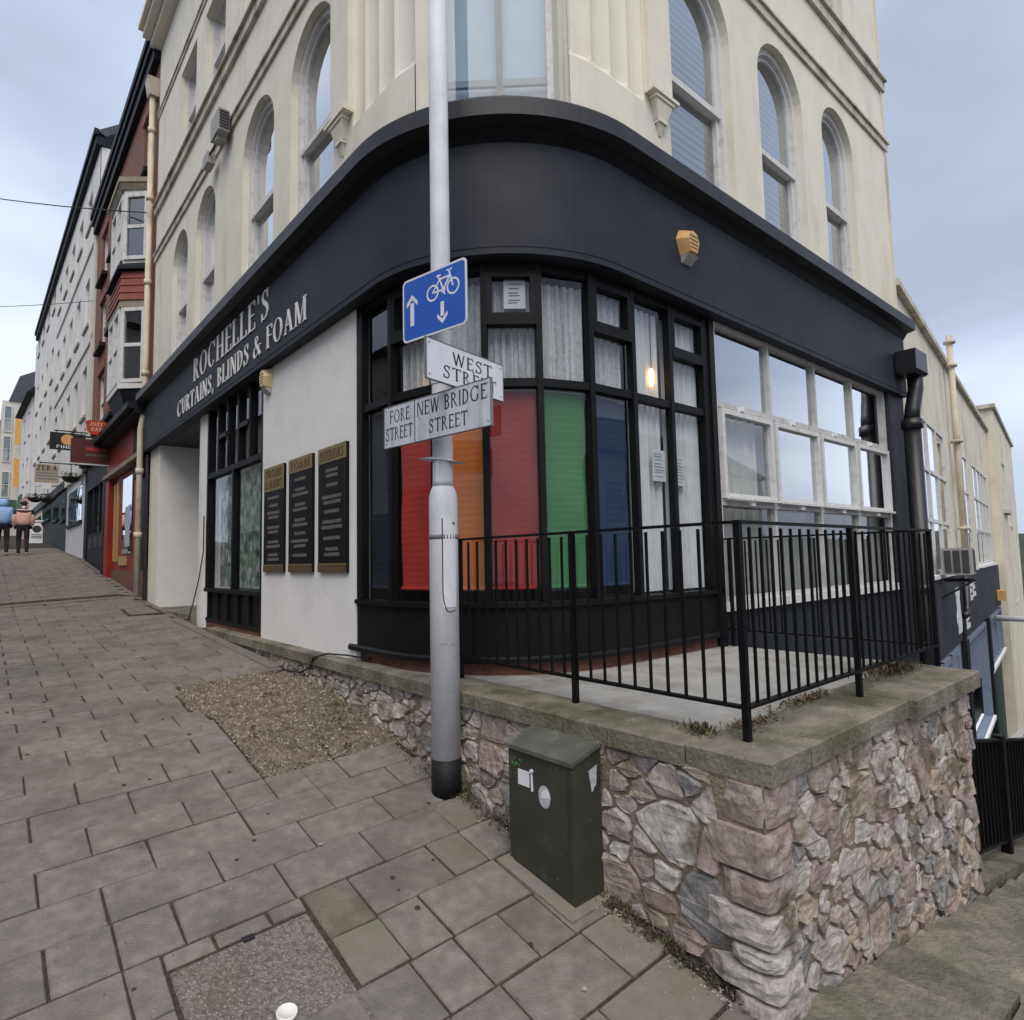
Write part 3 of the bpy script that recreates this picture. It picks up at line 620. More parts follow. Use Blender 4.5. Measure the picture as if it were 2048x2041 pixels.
# ------------------------------------------------------------------ corner building
bld = thing('corner_building', 'cream rendered corner building with rounded black shopfront and arched upper windows', 'building', (CX,CY,0))
UL0, UR1 = uy(13.25), ux(9.9)
# fascia and cornice sweep round the corner
fas = sweep([(-.12,2.97),(-.12,3.90),(.06,3.90),(.06,2.97)], UL0, UR1, 28).build('fascia', 'slate_paint', bld)
cor = sweep([(-.17,3.885),(-.27,3.905),(-.27,4.03),(-.255,4.05),(0.02,4.085),(.06,4.07),(.06,3.901),(-.05,3.90)], UL0-.02, UR1+.03, 28).build('cornice', 'slate_gloss', bld)
sweep([(-.122,3.80),(-.175,3.884),(-.05,3.884),(-.05,3.80)], UL0, UR1+.01, 28).build('cornice_shadow_moulding', 'black_paint', cor)  # moulding painted black to stand for the deep shade under the cornice
sweep([(-.124,3.02),(-.124,3.035),(-.11,3.035),(-.11,3.02)], UL0+.01, UR1-.01, 28).build('fascia_bead', 'slate_paint', fas)
# upper walls
LW = [(10.76,11.79),(9.20,10.25),(6.86,7.98),(5.27,6.36)]; RW = [(4.56,5.66),(6.24,7.29),(7.84,8.80)]
LS = [(10.43,11.45),(8.85,9.90),(6.86,7.98),(5.27,6.36)]; RS = [(4.56,5.66),(6.24,7.29),(7.84,8.80)]
plate(FL, [(4.88,3.95),(13.25,3.95),(13.25,11.3),(4.88,11.3)], [arch(a,c,4.12,6.45) for a,c in LW]+[rect(a,c,7.80,9.37) for a,c in LS], .22).build('wall', 'cream', bld)
plate(FR, [(4.19,3.95),(10.1,3.95),(10.1,11.3),(4.19,11.3)], [arch(a,c,4.12,6.57) for a,c in RW]+[rect(a,c,7.88,9.45) for a,c in RS], .22).build('wall', 'cream', bld)
b = MB(); b.box(10.04,3.02,-3.5,10.1,13,11.3); b.build('side_wall', 'cream_dirty', bld)
b = MB(); b.box(2.46,13.20,0,10.04,13.25,11.3); b.build('side_wall', 'cream_dirty', bld)
b = MB(); b.prism(lambda a, z, d: (a, z, d), [PU(u,.02) for u in us(UL0, ux(10.1), 12)]+[(10.1,13.25)], 11.28, 11.34); b.build('roof', 'roof_slate', bld)
b = MB(); b.prism(lambda a, z, d: (a, z, d), [PU(u,.07) for u in us(uy(13.1), ux(10.0), 12)]+[(10.0,13.1)], 2.99, 3.05); b.build('shop_ceiling', 'interior', bld)
# fluted corner either side of the tall corner window
def flute(u0, u1, nfl, inset0, inset1):
    b = MB(); n = nfl*8; rows = []
    Z = [3.95,4.66,4.68,4.74,7.6,11.3]
    for zi, z in enumerate(Z):
        row = []
        for i in range(n+1):
            u = u0+(u1-u0)*i/n; ph = (i % 8)/8 if i < n else 0
            g = .045*math.sin(math.pi*ph)**.6 if ph else 0
            base = inset0+(inset1-inset0)*i/n
            row.append(FU(u, z+(.0 if zi < 1 or zi > 3 else .07*(1-i/n if inset0 < inset1 else i/n)*0), base+(0 if zi < 2 else g*(1 if zi > 2 else .4))-(.012 if zi < 2 else 0)))
        rows.append(row)
    b.sheet(rows); return b.build('fluted_panel', 'cream', bld)
flute(uy(4.88), th(197.4), 4, 0, 0); flute(th(254.3), ux(4.20), 4, 0, 0)
# pilaster strips with pendant corbels
for fn, a, c, zc in ((FL,4.885,5.25,4.84),(FR,4.215,4.545,4.79)):
    fbx('pilaster', 'cream', bld, fn, a, c, zc, 11.28, -.045, .005)
    m_ = (a+c)/2
    b = MB(); b.fbox(fn, a-.02, c+.02, zc-.03, zc, -.10, .004); b.fbox(fn, m_-.13, m_+.13, zc-.065, zc-.0305, -.085, .004)
    for z0, z1, w0, w1, d0, d1 in ((zc-.22,zc-.066,.065,.115,-.045,-.075),(zc-.34,zc-.245,.012,.045,-.012,-.04)):
        b.hexa([fn(m_-w0,z0,d0),fn(m_+w0,z0,d0),fn(m_+w0,z0,.004),fn(m_-w0,z0,.004),fn(m_-w1,z1,d1),fn(m_+w1,z1,d1),fn(m_+w1,z1,.004),fn(m_-w1,z1,.004)])
    b.fbox(fn, m_-.06, m_+.06, zc-.2445, zc-.221, -.055, .004)
    b.build('corbel', 'cream', bld)
# tall window in the curve
ua, ub = th(204.3), th(250.3)
for u0, u1 in ((th(197.4),ua),(ub,th(254.3))): 
    b = MB(); b.hexa([FU(u0,3.95,0),FU(u1,3.95,.06),FU(u1,3.95,.3),FU(u0,3.95,.3),FU(u0,11.3,0),FU(u1,11.3,.06),FU(u1,11.3,.3),FU(u0,11.3,.3)]); b.build('window_jamb', 'cream', bld)
pa, pb = Vector(PU(ua,.10)), Vector(PU(ub,.10)); dv = (pb-pa); LN = dv.length; dv.normalize(); nv = Vector((-dv.y, dv.x))
FC = lambda s, z, d: (pa.x+dv.x*s+nv.x*d, pa.y+dv.y*s+nv.y*d, z)
b = MB(); ring(b, FC, rect(-.14,LN+.16,4.05,7.4), [(.05,4.105),(LN-.05,4.105),(LN-.05,7.345),(.05,7.345)], 0, .07); cw = b.build('window', 'white_frame', bld)
fbx('pane', 'glass_sky', cw, FC, .05, LN-.05, 4.10, 7.35, .03, .036)
fbx('mullion', 'galv_dark', cw, FC, .45, .50, 4.10, 7.35, .06, .09)
fbx('rail', 'roller_grey', cw, FC, .05, LN-.05, 4.40, 4.435, .06, .09); fbx('rail', 'roller_grey', cw, FC, .05, LN-.05, 4.53, 4.585, .06, .09)
fbx('blind', 'roller_pale', cw, FC, -.12, LN+.14, 4.11, 7.35, .14, .15)
b = MB(); b.prism(FU, [(ua+(ub-ua)*i/8, 7.4) for i in range(9)]+[(ub-(ub-ua)*i/8, 11.3) for i in range(9)], 0, .05); b.build('wall', 'cream', bld)
# string courses and eaves
for (z0, z1, pr, nm, a0, a1) in ((6.66,6.80,.055,'string_course',None,None),(7.60,7.78,.085,'string_course',None,None),(9.60,9.70,.04,'string_course',None,None)):
    for fn, a, c in ((FL,5.255,13.27),(FR,4.55,10.13)):
        zz = 0 if fn is FL else .10
        b = MB(); b.fbox(fn, a, c, z0+zz, z1+zz-.03, -pr*.55, .004); b.fbox(fn, a, c+.01, z1+zz-.0298, z1+zz, -pr, .004); b.build(nm, 'cream_trim', bld)
for fn, a, c in ((FL,4.6,13.3),(FR,4.0,10.15)):
    b = MB(); b.fbox(fn, a, c, 11.05, 11.18, -.18, .004); b.fbox(fn, a, c, 11.1802, 11.30, -.32, .004); b.fbox(fn, a, c, 11.3002, 11.40, -.40, .004); b.build('eaves', 'cream', bld)
for i, (a, c) in enumerate(LW): arch_window(bld, FL, a, c, 4.12, 6.45, 5.22, blind=('roller_grey',4.2,False) if i == 3 else None, depth=.14)
for i, (a, c) in enumerate(RW): arch_window(bld, FR, a, c, 4.12, 6.57, 5.26, blind=[('curtain',4.2,True),('lace',4.2,True),None][i], depth=.14)
for a, c in LS: rect_window(bld, FL, a, c, 7.80, 9.37, depth=.14)
for a, c in RS: rect_window(bld, FR, a, c, 7.88, 9.45, depth=.14)
b = MB(); b.prism(lambda a, z, d: (a, z, d), [PU(u,1.4) for u in (uy(12),uy(6),0,AL/2,AL,ux(9.5))]+[(9.5,8),(6,12)], 4.1, 11.2); b.build('interior_wall', 'interior', bld)

# rounded shopfront
shop = sweep([(.0,.11),(.0,.48),(.10,.48),(.10,.11)], uy(4.80), ux(5.02), 22).build('shopfront', 'black_paint', bld)
sweep([(.03,-.02),(.03,.108),(.12,.108),(.12,-.02)], uy(4.82), ux(5.02), 22).build('brick_plinth', 'brick_plinth', shop)
sweep([(-.035,.085),(-.035,.115),(-.02,.13),(.0,.132),(.02,.11),(.02,.085)], uy(4.90), ux(5.04), 22).build('bottom_ledge', 'black_paint', shop)
sweep([(-.03,.465),(-.03,.50),(.05,.505),(.05,.465)], uy(4.79), ux(5.03), 22).build('window_sill', 'black_paint', shop)
MU = [uy(4.74),th(182.3),th(203.6),th(222.1),th(240.6),th(260.1),ux(3.91),ux(4.41),ux(4.94)]
def frame_at(u):
    p = Vector(PU(u,0)); q = Vector(PU(u+.01,0))-Vector(PU(u-.01,0)); q.normalize(); n_ = Vector((-q.y,q.x)); return p, q, n_
for i, u in enumerate(MU):
    p, q, n_ = frame_at(u); wd = .022 if 0 < i < 8 else .045
    b = MB(); f_ = lambda s, z, d, p=p, q=q, n_=n_: (p.x+q.x*s+n_.x*d, p.y+q.y*s+n_.y*d, z)
    b.fbox(f_, -wd, wd, .506, 2.975, -.010, .055); b.build('mullion', 'black_paint', shop)
BAY = []
for i, (u0, u1) in enumerate(zip(MU, MU[1:])):
    p0, p1 = Vector(PU(u0,.0)), Vector(PU(u1,.0)); d_ = (p1-p0); l = d_.length; d_.normalize(); n_ = Vector((-d_.y,d_.x))
    f_ = lambda s, z, d, p0=p0, d_=d_, n_=n_: (p0.x+d_.x*s+n_.x*d, p0.y+d_.y*s+n_.y*d, z)
    BAY.append((f_, l)); e0 = .02
    fbx('transom', 'black_paint', shop, f_, e0, l-e0, 2.045, 2.105, .0, .07)
    fbx('head', 'black_paint', shop, f_, e0, l-e0, 2.90, 2.974, .004, .075)
    fbx('pane', 'glass_shop', shop, f_, e0, l-e0, .505, 2.046, .040, .045)
    if i % 2:
        fbx('vent_sill', 'black_paint', shop, f_, e0, l-e0, 2.50, 2.545, -.015, .07)
        b = MB(); ring(b, f_, rect(e0,l-e0,2.546,2.899), rect(e0,l-e0,2.546,2.899,.042), -.012, .06); v_ = b.build('vent_frame', 'black_paint', shop)
        fbx('pane', 'glass_shop', shop, f_, e0+.04, l-e0-.04, 2.588, 2.858, .03, .035); fbx('pane', 'glass_shop', shop, f_, e0, l-e0, 2.104, 2.502, .040, .045)
    else: fbx('pane', 'glass_shop', shop, f_, e0, l-e0, 2.104, 2.902, .040, .045)
b = MB(); b.fbox(FR, 4.985, 5.06, -.02, 2.974, -.03, .10); b.build('corner_post', 'black_paint', shop)
# shop interior
b = MB(); b.prism(lambda a, z, d: (a, z, d), [PU(u,.12) for u in us(uy(9.2), ux(9.2), 12)]+[(9.3,9.2)], -.06, -.03); b.build('shop_floor', 'interior', bld)
b = MB(); b.sheet([[(*PU(u,2.4 if 0 <= u <= AL else 2.4),z) for u in (uy(9.2),uy(6),ux(6),ux(9.4))] for z in (-.03,2.99)]); b.build('shop_back_wall', 'interior', bld)

# white render panel, display window, column and recessed doorway on the street side
fbx('render_panel', 'white_render', bld, FL, 4.80, 7.075, -.02, 2.972, -.012, .12)
fbx('render_pier', 'white_render', bld, FL, 12.45, 12.55, -.05, 2.972, -.006, 1.5)
fbx('cream_pier', 'cream', bld, FL, 12.551, 13.25, -.05, 2.972, -.002, 1.5)
fbx('recess_wall', 'white_render', bld, FL, 9.36, 9.45, -.05, 2.972, .35, 1.5)
fbx('recess_back', 'white_render', bld, FL, 9.36, 12.55, -.05, 2.972, 1.501, 1.6)
fbx('doorstep', 'coping', bld, FL, 9.9, 12.449, -.25, .09, -.05, 1.5)
fbx('soffit', 'slate_gloss', bld, FL, 9.3, 12.6, 2.973, 2.985, .06, 1.6)
b = MB(); pc = [(.07*math.cos(a)*1.0, .30*math.sin(a)) for a in [math.pi*2*i/16 for i in range(16)]]
b.prism(lambda a, z, d: (XL+.07+a, 9.66+z, d), pc, -.06, 2.972); b.build('column', 'white_render', bld, smooth=False)
sw = fbx('display_window', 'black_paint', bld, FL, 7.08, 9.34, -.02+.07, .10, .0, .10)
fbx('stall_riser', 'black_paint', sw, FL, 7.08, 9.34, .101, .45, .03, .10)
for i in range(6): fbx('riser_batten', 'black_paint', sw, FL, 7.12+i*.42, 7.17+i*.42, .101, .45, .0, .031)
fbx('sill', 'black_paint', sw, FL, 7.08, 9.34, .451, .50, -.03, .10)
for y_ in (7.08,9.28): fbx('jamb', 'black_paint', sw, FL, y_, y_+.06, .501, 2.97, -.012, .10)
fbx('transom', 'black_paint', sw, FL, 7.14, 9.28, 2.0, 2.07, -.01, .08)
fbx('mullion', 'black_paint', sw, FL, 8.16, 8.21, .501, 1.999, -.006, .08)
fbx('pane', 'glass_shop', sw, FL, 7.14, 8.16, .501, 1.999, .04, .045); fbx('pane', 'glass_shop', sw, FL, 8.21, 9.28, .501, 1.999, .04, .045)
for i in range(5):
    a, c = 7.14+i*.428, 7.14+(i+1)*.428
    if i: fbx('mullion', 'black_paint', sw, FL, a-.03, a+.03, 2.071, 2.97, -.008, .08)
    if i % 2: fbx('vent_rail', 'black_paint', sw, FL, a+.03, c-.03, 2.48, 2.54, -.02, .06)
    fbx('pane', 'glass_shop', sw, FL, a+.03, c-.03, 2.071, 2.97, .04, .045)
fbx('plinth', 'brick_plinth', sw, FL, 7.08, 9.34, -.09, .05, .01, .10)
b = MB(); n = 22
for (a, c, dd) in ((7.16,8.14,.10),(8.22,8.98,.10)):
    rows = [[FL(a+(c-a)*j/n, .52+1.44*i/6, dd+.02*math.sin(j*1.9+i*.2)) for j in range(n+1)] for i in range(7)]; b.sheet(rows)
tag(b.build('window_display', 'poster_green'), 'green leafy printed fabric display behind the street side shop window', 'fabric')
b = MB(); rows = [[FL(9.0+.26*j/10-(.10*(1-i/6)**2), .52+1.45*i/6, .14+.03*math.sin(j*2.2)) for j in range(11)] for i in range(7)]; b.sheet(rows)
tag(b.build('curtain', 'lace'), 'pale net curtain hanging at the far end of the leafy display window', 'curtain')

# white framed metal windows on the right side
gw = fbx('metal_window', 'white_frame', bld, FR, 5.06, 9.36, .30, .385, -.05, .10)
colx = [5.085,6.10,7.17,8.21,9.30]
for x_ in colx: fbx('mullion', 'metal_frame', gw, FR, x_-.022, x_+.022, .386, 2.972, -.012, .07)
for a, c in zip(colx, colx[1:]):
    a += .023; c -= .023
    for z_ in (1.255,2.17): fbx('transom', 'metal_frame', gw, FR, a, c, z_, z_+.05, -.010, .07)
    fbx('head', 'metal_frame', gw, FR, a, c, 2.93, 2.971, -.008, .07); fbx('glazing_bead', 'metal_frame', gw, FR, a, c, .386, .42, -.006, .07)
    fbx('pane', 'glass_bright', gw, FR, a, c, 2.221, 2.93, .03, .036); fbx('pane', 'glass_dusty', gw, FR, a, c, .421, 1.254, .03, .036)
    b = MB(); ring(b, FR, rect(a+.004,c-.004,1.315,2.150), rect(a+.004,c-.004,1.315,2.150,.05), -.045, .03); vf = b.build('vent_frame', 'white_frame', gw)
    fbx('drip_bar', 'white_frame', gw, FR, a+.05, c+.0, 1.306, 1.33, -.075, -.04); fbx('handle', 'white_paint', gw, FR, (a+c)/2-.04, (a+c)/2+.04, 1.262, 1.30, -.05, -.012); fbx('hinge', 'white_paint', gw, FR, (a+c)/2-.15, (a+c)/2-.09, 2.155, 2.20, -.055, -.012)
    fbx('pane', 'glass_bright' if a > 6 else 'glass_dusty', gw, FR, a+.05, c-.05, 1.36, 2.10, .0, .006)
fbx('spandrel_wall', 'slate_paint', bld, FR, 5.061, 9.36, -3.2, .299, .02, .12)
fbx('end_pier', 'slate_paint', bld, FR, 9.33, 9.90, -3.2, 2.969, -.06, .14)
for i, (a, c) in enumerate(zip(colx, colx[1:])):
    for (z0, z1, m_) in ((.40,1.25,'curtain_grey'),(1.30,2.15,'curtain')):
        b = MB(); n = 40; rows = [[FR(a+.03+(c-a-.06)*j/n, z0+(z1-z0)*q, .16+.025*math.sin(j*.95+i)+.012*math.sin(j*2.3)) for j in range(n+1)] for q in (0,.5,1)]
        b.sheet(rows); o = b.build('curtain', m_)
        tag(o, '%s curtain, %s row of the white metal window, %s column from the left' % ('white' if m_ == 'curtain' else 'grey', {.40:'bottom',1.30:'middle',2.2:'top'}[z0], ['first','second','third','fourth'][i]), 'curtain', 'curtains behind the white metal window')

# blinds and curtains behind the rounded shopfront
BL = [('ink','blind_ink','dark ink blue roller blind in the narrow leftmost pane of the rounded shopfront'),('red','blind_red','bright red roller blind left of the lamp post'),('orange','blind_orange','orange roller blind partly hidden by the lamp post'),
      ('crimson','blind_crimson','dark crimson roller blind between the orange and green blinds'),('green','blind_green','green roller blind in the rounded shopfront'),('navy','blind_navy','navy blue roller blind right of the green blind')]
for i, (n_, m_, lb) in enumerate(BL):
    f_, l = BAY[i]; t = thing('roller_blind', lb, 'blind', f_(l/2,.6,.09), 'coloured roller blinds in the rounded shopfront')
    b = MB(); b.sheet([[f_(.035+(l-.07)*j/6, .60+1.43*k/58, .083+.0014*(k%2)+.006*math.sin(k*.21+i+j*.5)) for j in range(7)] for k in range(59)]); b.build('fabric', m_, t)
    b = MB(); b.tube([f_(.03,.595,.085), f_(l-.03,.595,.085)], .014, 8); b.build('bottom_bar', m_, t)
    b = MB(); b.tube([f_(.03,2.02,.115), f_(l-.03,2.02,.115)], .028, 8); b.build('roller', 'roller_grey', t)
names = ['narrow leftmost upper pane','upper pane behind the blue cycle sign','upper pane right behind the lamp post','upper panes holding the paper notice','tall upper pane above the green blind','upper panes above the navy blind']
for i in range(8):
    f_, l = BAY[i]
    if i == 0: continue
    z0 = 2.11 if i < 6 else .52
    b = MB(); n = 30
    rows = [[f_(.03+(l-.06)*j/n, z0+(2.86-z0)*q/8, .11+.018*math.sin(j*1.15+i*2)+.01*math.sin(j*2.7)) for j in range(n+1)] for q in range(9)]; b.sheet(rows)
    lab = ('lace curtain behind the '+names[i]+' of the rounded shopfront') if i < 6 else ('long white curtain left of the last pair of panes, with a blue notice' if i == 6 else 'long white curtain in the last black framed bay before the white window')
    tag(b.build('curtain', 'lace' if i < 6 else 'curtain'), lab, 'curtain')
def notice(f_, s0, s1, z0, z1, label, tint):
    t = thing('paper_notice', label, 'notice', f_((s0+s1)/2,z0,.06)); fbx('sheet', 'sticker', t, f_, s0, s1, z0, z1, .050, .052)
    b = MB(); k = 0; z = z1-.03
    while z > z0+.03:
        b.fbox(f_, s0+.02+random.uniform(0,.02), s1-.02-random.uniform(0,.05), z-.008, z, .048, .0499); z -= random.choice((.02,.026,.034))
    b.build('print_lines', tint, t)
notice(BAY[3][0], .15, .31, 2.64, 2.86, 'white paper notice taped inside the small top vent of the rounded shopfront', 'plaque_text')
notice(BAY[6][0], .26, .44, 1.42, 1.68, 'pale blue paper notice in the pane left of the last black mullion', 'roller_grey')
notice(BAY[7][0], .06, .23, 1.40, 1.66, 'pale blue paper notice in the last black framed pane before the white window', 'roller_grey')
for f_, s_, z_, lb in ((BAY[6][0],.33,2.30,'lit amber pendant lamp seen through the shop window above the pale notices'),(BAY[1][0],.40,2.12,'glowing amber bulb standing for a lamp reflection in the shop window beside the street name sign')):  # second bulb is a glow standing for a lamp's reflection in the glass
    t = thing('lamp_or_reflection', lb, 'lamp', f_(s_,z_,.07)); b = MB(); c_ = f_(s_,z_,.075); b.tube([(c_[0],c_[1],c_[2]-.075),(c_[0],c_[1],c_[2]-.05),(c_[0],c_[1],c_[2]+.05),(c_[0],c_[1],c_[2]+.075)], [.008,.02,.02,.008], 10); b.build('bulb', 'lamp_glow', t)
    b = MB(); b.tube([(c_[0],c_[1],c_[2]+.076),(c_[0],c_[1],2.95)], .004, 6); b.build('flex', 'cable', t)

# shop sign lettering on the fascia
sg = thing('shop_sign', 'raised pale serif lettering on the black fascia facing the street', 'sign', (2.27,8,3.3))
TF = lambda u, v, d: (XL-.12-d, -u, v)
text(sg, TF, "ROCHELLE'S", -9.70, -6.60, 3.455, .335, 'letter', .002, .013)
text(sg, TF, "CURTAINS, BLINDS & FOAM", -10.62, -5.58, 3.105, .245, 'letter', .002, .013)
# three plaques on the white panel
for i, (a, c, hd, lb) in enumerate(((6.94,6.36,('CURTAINS','& BLINDS'),'leftmost black and gold plaque on the white wall panel'),(6.22,5.64,('FOAM',),'middle black and gold plaque on the white wall panel'),(5.50,4.92,('INTERIORS',),'rightmost black and gold plaque headed interiors on the white wall panel'))):
    t = thing('plaque', lb, 'plaque', (XL-.02,(a+c)/2,.72), 'plaques on the white wall panel')
    fbx('board', 'plaque_black', t, FL, c, a, .72, 1.845, -.04, -.0125)
    zh = 1.845-.12*len(hd)-.02
    fbx('gold_header', 'gold', t, FL, c, a, zh, 1.8455, -.0435, -.0402); fbx('gold_footer', 'bronze', t, FL, c, a, .7195, .80, -.0435, -.0402)
    fbx('gold_line', 'gold', t, FL, c, a, .785, .80, -.0455, -.0437)
    PF = lambda u, v, d: (XL-.0436-d, -u, v)
    for k, h_ in enumerate(hd): text(t, PF, h_, -a+.05, -c-.05, 1.845-.115*(k+1), .085, 'bronze', 0, .004, joined='header_lettering')
    b = MB(); z = zh-.06; rg = random.Random(i+3)
    while z > .86:
        for _ in range(rg.choice((1,2,2))):
            if z < .86: break
            wd = rg.uniform(.10,.21); m_ = -(a+c)/2; x = m_-wd
            while x < m_+wd:
                l_ = rg.uniform(.012,.03); b.fbox(lambda u, v, d: (XL-.0402-d, -u, v), x, min(x+l_,m_+wd), z-.03, z, 0, .002); x += l_+.007
            z -= .048
        z -= rg.uniform(.02,.06)
    tag(b.build('small_lettering', 'plaque_text', t), kind='stuff')
# alarm boxes
def alarm(name, fn, s, z, sc_, m1, m2, label, proud=.09):
    t = thing('alarm_box', label, 'alarm', fn(s,z,0))
    P = [(0,1),(-.55,.82),(-.85,.25),(-.5,-.62),(.5,-.62),(.85,.25),(.55,.82)]
    b = MB(); n = len(P); A = [fn(s+p[0]*sc_,z+p[1]*sc_,0) for p in P]; B = [fn(s+p[0]*sc_*.62,z+p[1]*sc_*.72,-proud) for p in P]
    b.add(A+B, [(i,(i+1)%n,(i+1)%n+n,i+n) for i in range(n)], 0); b.add(B, [tuple(range(n))], 0); b.build('cover', m1, t)
    b = MB(); b.hexa([fn(s-.42*sc_,z-1.0*sc_,-.01),fn(s+.42*sc_,z-1.0*sc_,-.01),fn(s+.42*sc_,z-1.0*sc_,0),fn(s-.42*sc_,z-1.0*sc_,0),fn(s-.48*sc_,z-.63*sc_,-proud*.9),fn(s+.48*sc_,z-.63*sc_,-proud*.9),fn(s+.48*sc_,z-.63*sc_,0),fn(s-.48*sc_,z-.63*sc_,0)]); b.build('strobe', m2, t)
    b = MB()
    for k, (zz, ww) in enumerate(((.42,.38),(.2,.42),(-.02,.40),(-.24,.33))): b.fbox(fn, s-ww*sc_, s+ww*sc_, z+zz*sc_-.006, z+zz*sc_+.004, -proud-.003, -proud-.0005)
    b.build('print_lines', 'alarm_dark', t)
alarm('a', lambda s, z, d: FR(s,z,d-.12), 4.52, 3.44, .155, 'alarm_orange', 'alarm_grey', 'orange burglar alarm box on the dark fascia of the right side')
alarm('b', lambda s, z, d: FL(s,z,d-.013), 6.88, 2.83, .15, 'alarm_cream', 'alarm_grey', 'cream burglar alarm box at the top corner of the white wall panel')
# small air unit on the upper street wall
t = thing('air_vent_unit', 'weathered grey box unit bracketed to the cream wall between arched windows', 'vent', (2.3,8.6,6.6))
fbx('casing', 'ac_grey', t, FL, 8.36, 8.74, 6.56, 6.86, -.20, -.06)
for i in range(6): fbx('louvre', 'ac_dark', t, FL, 8.345, 8.36, 6.59+i*.043, 6.61+i*.043, -.19, -.07)
fbx('bracket', 'ac_grey', t, FL, 8.5, 8.6, 6.50, 6.56, -.18, -.06); fbx('small_casing', 'ac_grey', t, FL, 9.0, 9.25, 6.44, 6.60, -.17, -.065); fbx('conduit', 'cable', t, FL, 8.741, 9.0, 6.54, 6.56, -.15, -.13)
# cream downpipe at the end of the building
t = thing('cream_downpipe', 'cream cast downpipe with hopper between the cream building and the brick house', 'downpipe', (2.3,13.34,.2))
b = MB(); b.tube([(2.30,13.40,10.2),(2.30,13.40,3.8),(2.24,13.36,3.4),(2.24,13.36,gz(2.3,13.3)+.05)], .055, 10); b.build('pipe', 'pipe_cream', t, True)
for z_ in (9.4,8.0,6.3,4.5,2.6,1.4): b = MB(); b.tube([(2.30 if z_ > 3.6 else 2.24,13.40 if z_ > 3.6 else 13.36,z_-.05),(2.30 if z_ > 3.6 else 2.24,13.40 if z_ > 3.6 else 13.36,z_+.05)], .072, 10); b.build('collar', 'pipe_cream', t, True)
b = MB(); b.hexa([(2.22,13.30,10.1),(2.4,13.30,10.1),(2.4,13.5,10.1),(2.22,13.5,10.1),(2.18,13.22,10.42),(2.42,13.22,10.42),(2.42,13.52,10.42),(2.18,13.52,10.42)]); b.build('hopper', 'pipe_cream', t)
t = thing('thin_pipe', 'thin dark pipe running down beside the cream downpipe', 'pipe', (2.34,13.27,.2)); b = MB(); b.tube([(2.35,13.27,2.9),(2.34,13.20,gz(2.3,13.2))], .03, 8); b.build('pipe', 'pipe_black', t)
# black downpipe with hopper at the right end
t = thing('black_downpipe', 'black downpipe with square hopper at the right end of the dark fascia', 'downpipe', (9.7,2.9,-1))
b = MB(); b.hexa([(9.46,2.68,3.20),(9.86,2.68,3.20),(9.86,2.88,3.20),(9.46,2.88,3.20),(9.42,2.64,3.24),(9.91,2.64,3.24),(9.91,2.90,3.24),(9.42,2.90,3.24)]); b.box(9.43,2.65,3.2402,9.90,2.90,3.52); b.build('hopper', 'pipe_black', t)
b = MB(); b.tube([(9.76,2.77,3.25),(9.75,2.77,3.02),(9.63,2.79,2.72),(9.60,2.80,2.55)], .095, 12); b.build('offset_bend', 'pipe_black', t, True)
b = MB(); b.tube([(9.60,2.80,2.60),(9.60,2.80,-3.0)], .105, 12); b.build('pipe', 'pipe_black', t, True)
for z_ in (2.52,.3,-.9): b = MB(); b.tube([(9.60,2.80,z_-.06),(9.60,2.80,z_+.06)], .13, 12); b.build('collar', 'pipe_black', t, True)
# cable hanging along the foot of the wall
t = thing('loose_cable', 'loose black cable hanging over the coping below the white wall panel', 'cable', (2.3,5.2,0))
pts = [(2.42,4.6,.03),(2.36,4.9,.035),(2.30,5.15,.03),(2.255,5.35,-.02),(2.29,5.5,-.13),(2.29,5.75,-.2),(2.28,6.1,-.21),(2.27,6.5,-.17)]
b = MB(); b.tube(pts, .008, 6); b.build('cable', 'cable', t)
t = thing('wall_cable', 'black cable trailing down the white column beside the doorway', 'cable', (2.38,9.6,.3))
b = MB(); b.tube([(2.38,9.42,1.5),(2.375,9.40,1.0),(2.37,9.6,.6),(2.36,9.85,.25),(2.34,9.98,.03),(2.28,10.1,.02)], .008, 6); b.build('cable', 'cable', t)

# ------------------------------------------------------------------ terrace railing
rl = thing('terrace_railing', 'black iron railing with square posts around the raised corner terrace', 'railing', (2.53,1.435,0))
RX, RY, RB = 2.53, 1.435, 5.10; TOP, BOT = .945, .145
def bar(a, c, w_, h_): 
    b = MB(); a, c = Vector(a), Vector(c); d = (c-a).normalized(); n_ = Vector((-d.y,d.x,0)).normalized()*w_/2; u_ = Vector((0,0,h_/2))
    b.hexa([a-n_-u_,c-n_-u_,c+n_-u_,a+n_-u_,a-n_+u_,c-n_+u_,c+n_+u_,a+n_+u_]); return b
YE = 3.52
runs = [((RX,YE),(RX,RY)),((RX,RY),(RB,RY)),((RB,RY),(RB,3.03))]
bm_ = MB(); bm_.box(-.006,-.006,0,.006,.006,TOP-BOT-.03); balm = None
for (p, q) in runs:
    d = Vector((q[0]-p[0],q[1]-p[1],0)); L_ = d.length; d.normalize()
    bar((p[0],p[1],TOP),(q[0]+d.x*.02,q[1]+d.y*.02,TOP),.034,.014).build('top_rail', 'black_iron', rl); bar((p[0],p[1],BOT),(q[0],q[1],BOT),.034,.014).build('bottom_rail', 'black_iron', rl)
    n = int(round(L_/.1003))
    for i in range(1, n):
        x, y = p[0]+d.x*L_*i/n, p[1]+d.y*L_*i/n
        if balm is None: o = bm_.build('baluster', 'black_iron', rl); balm = o.data
        else: o = bpy.data.objects.new('baluster', balm); COL.objects.link(o); o.parent = rl; o.matrix_parent_inverse = rl.matrix_world.inverted()
        o.location = (x, y, BOT+.008)
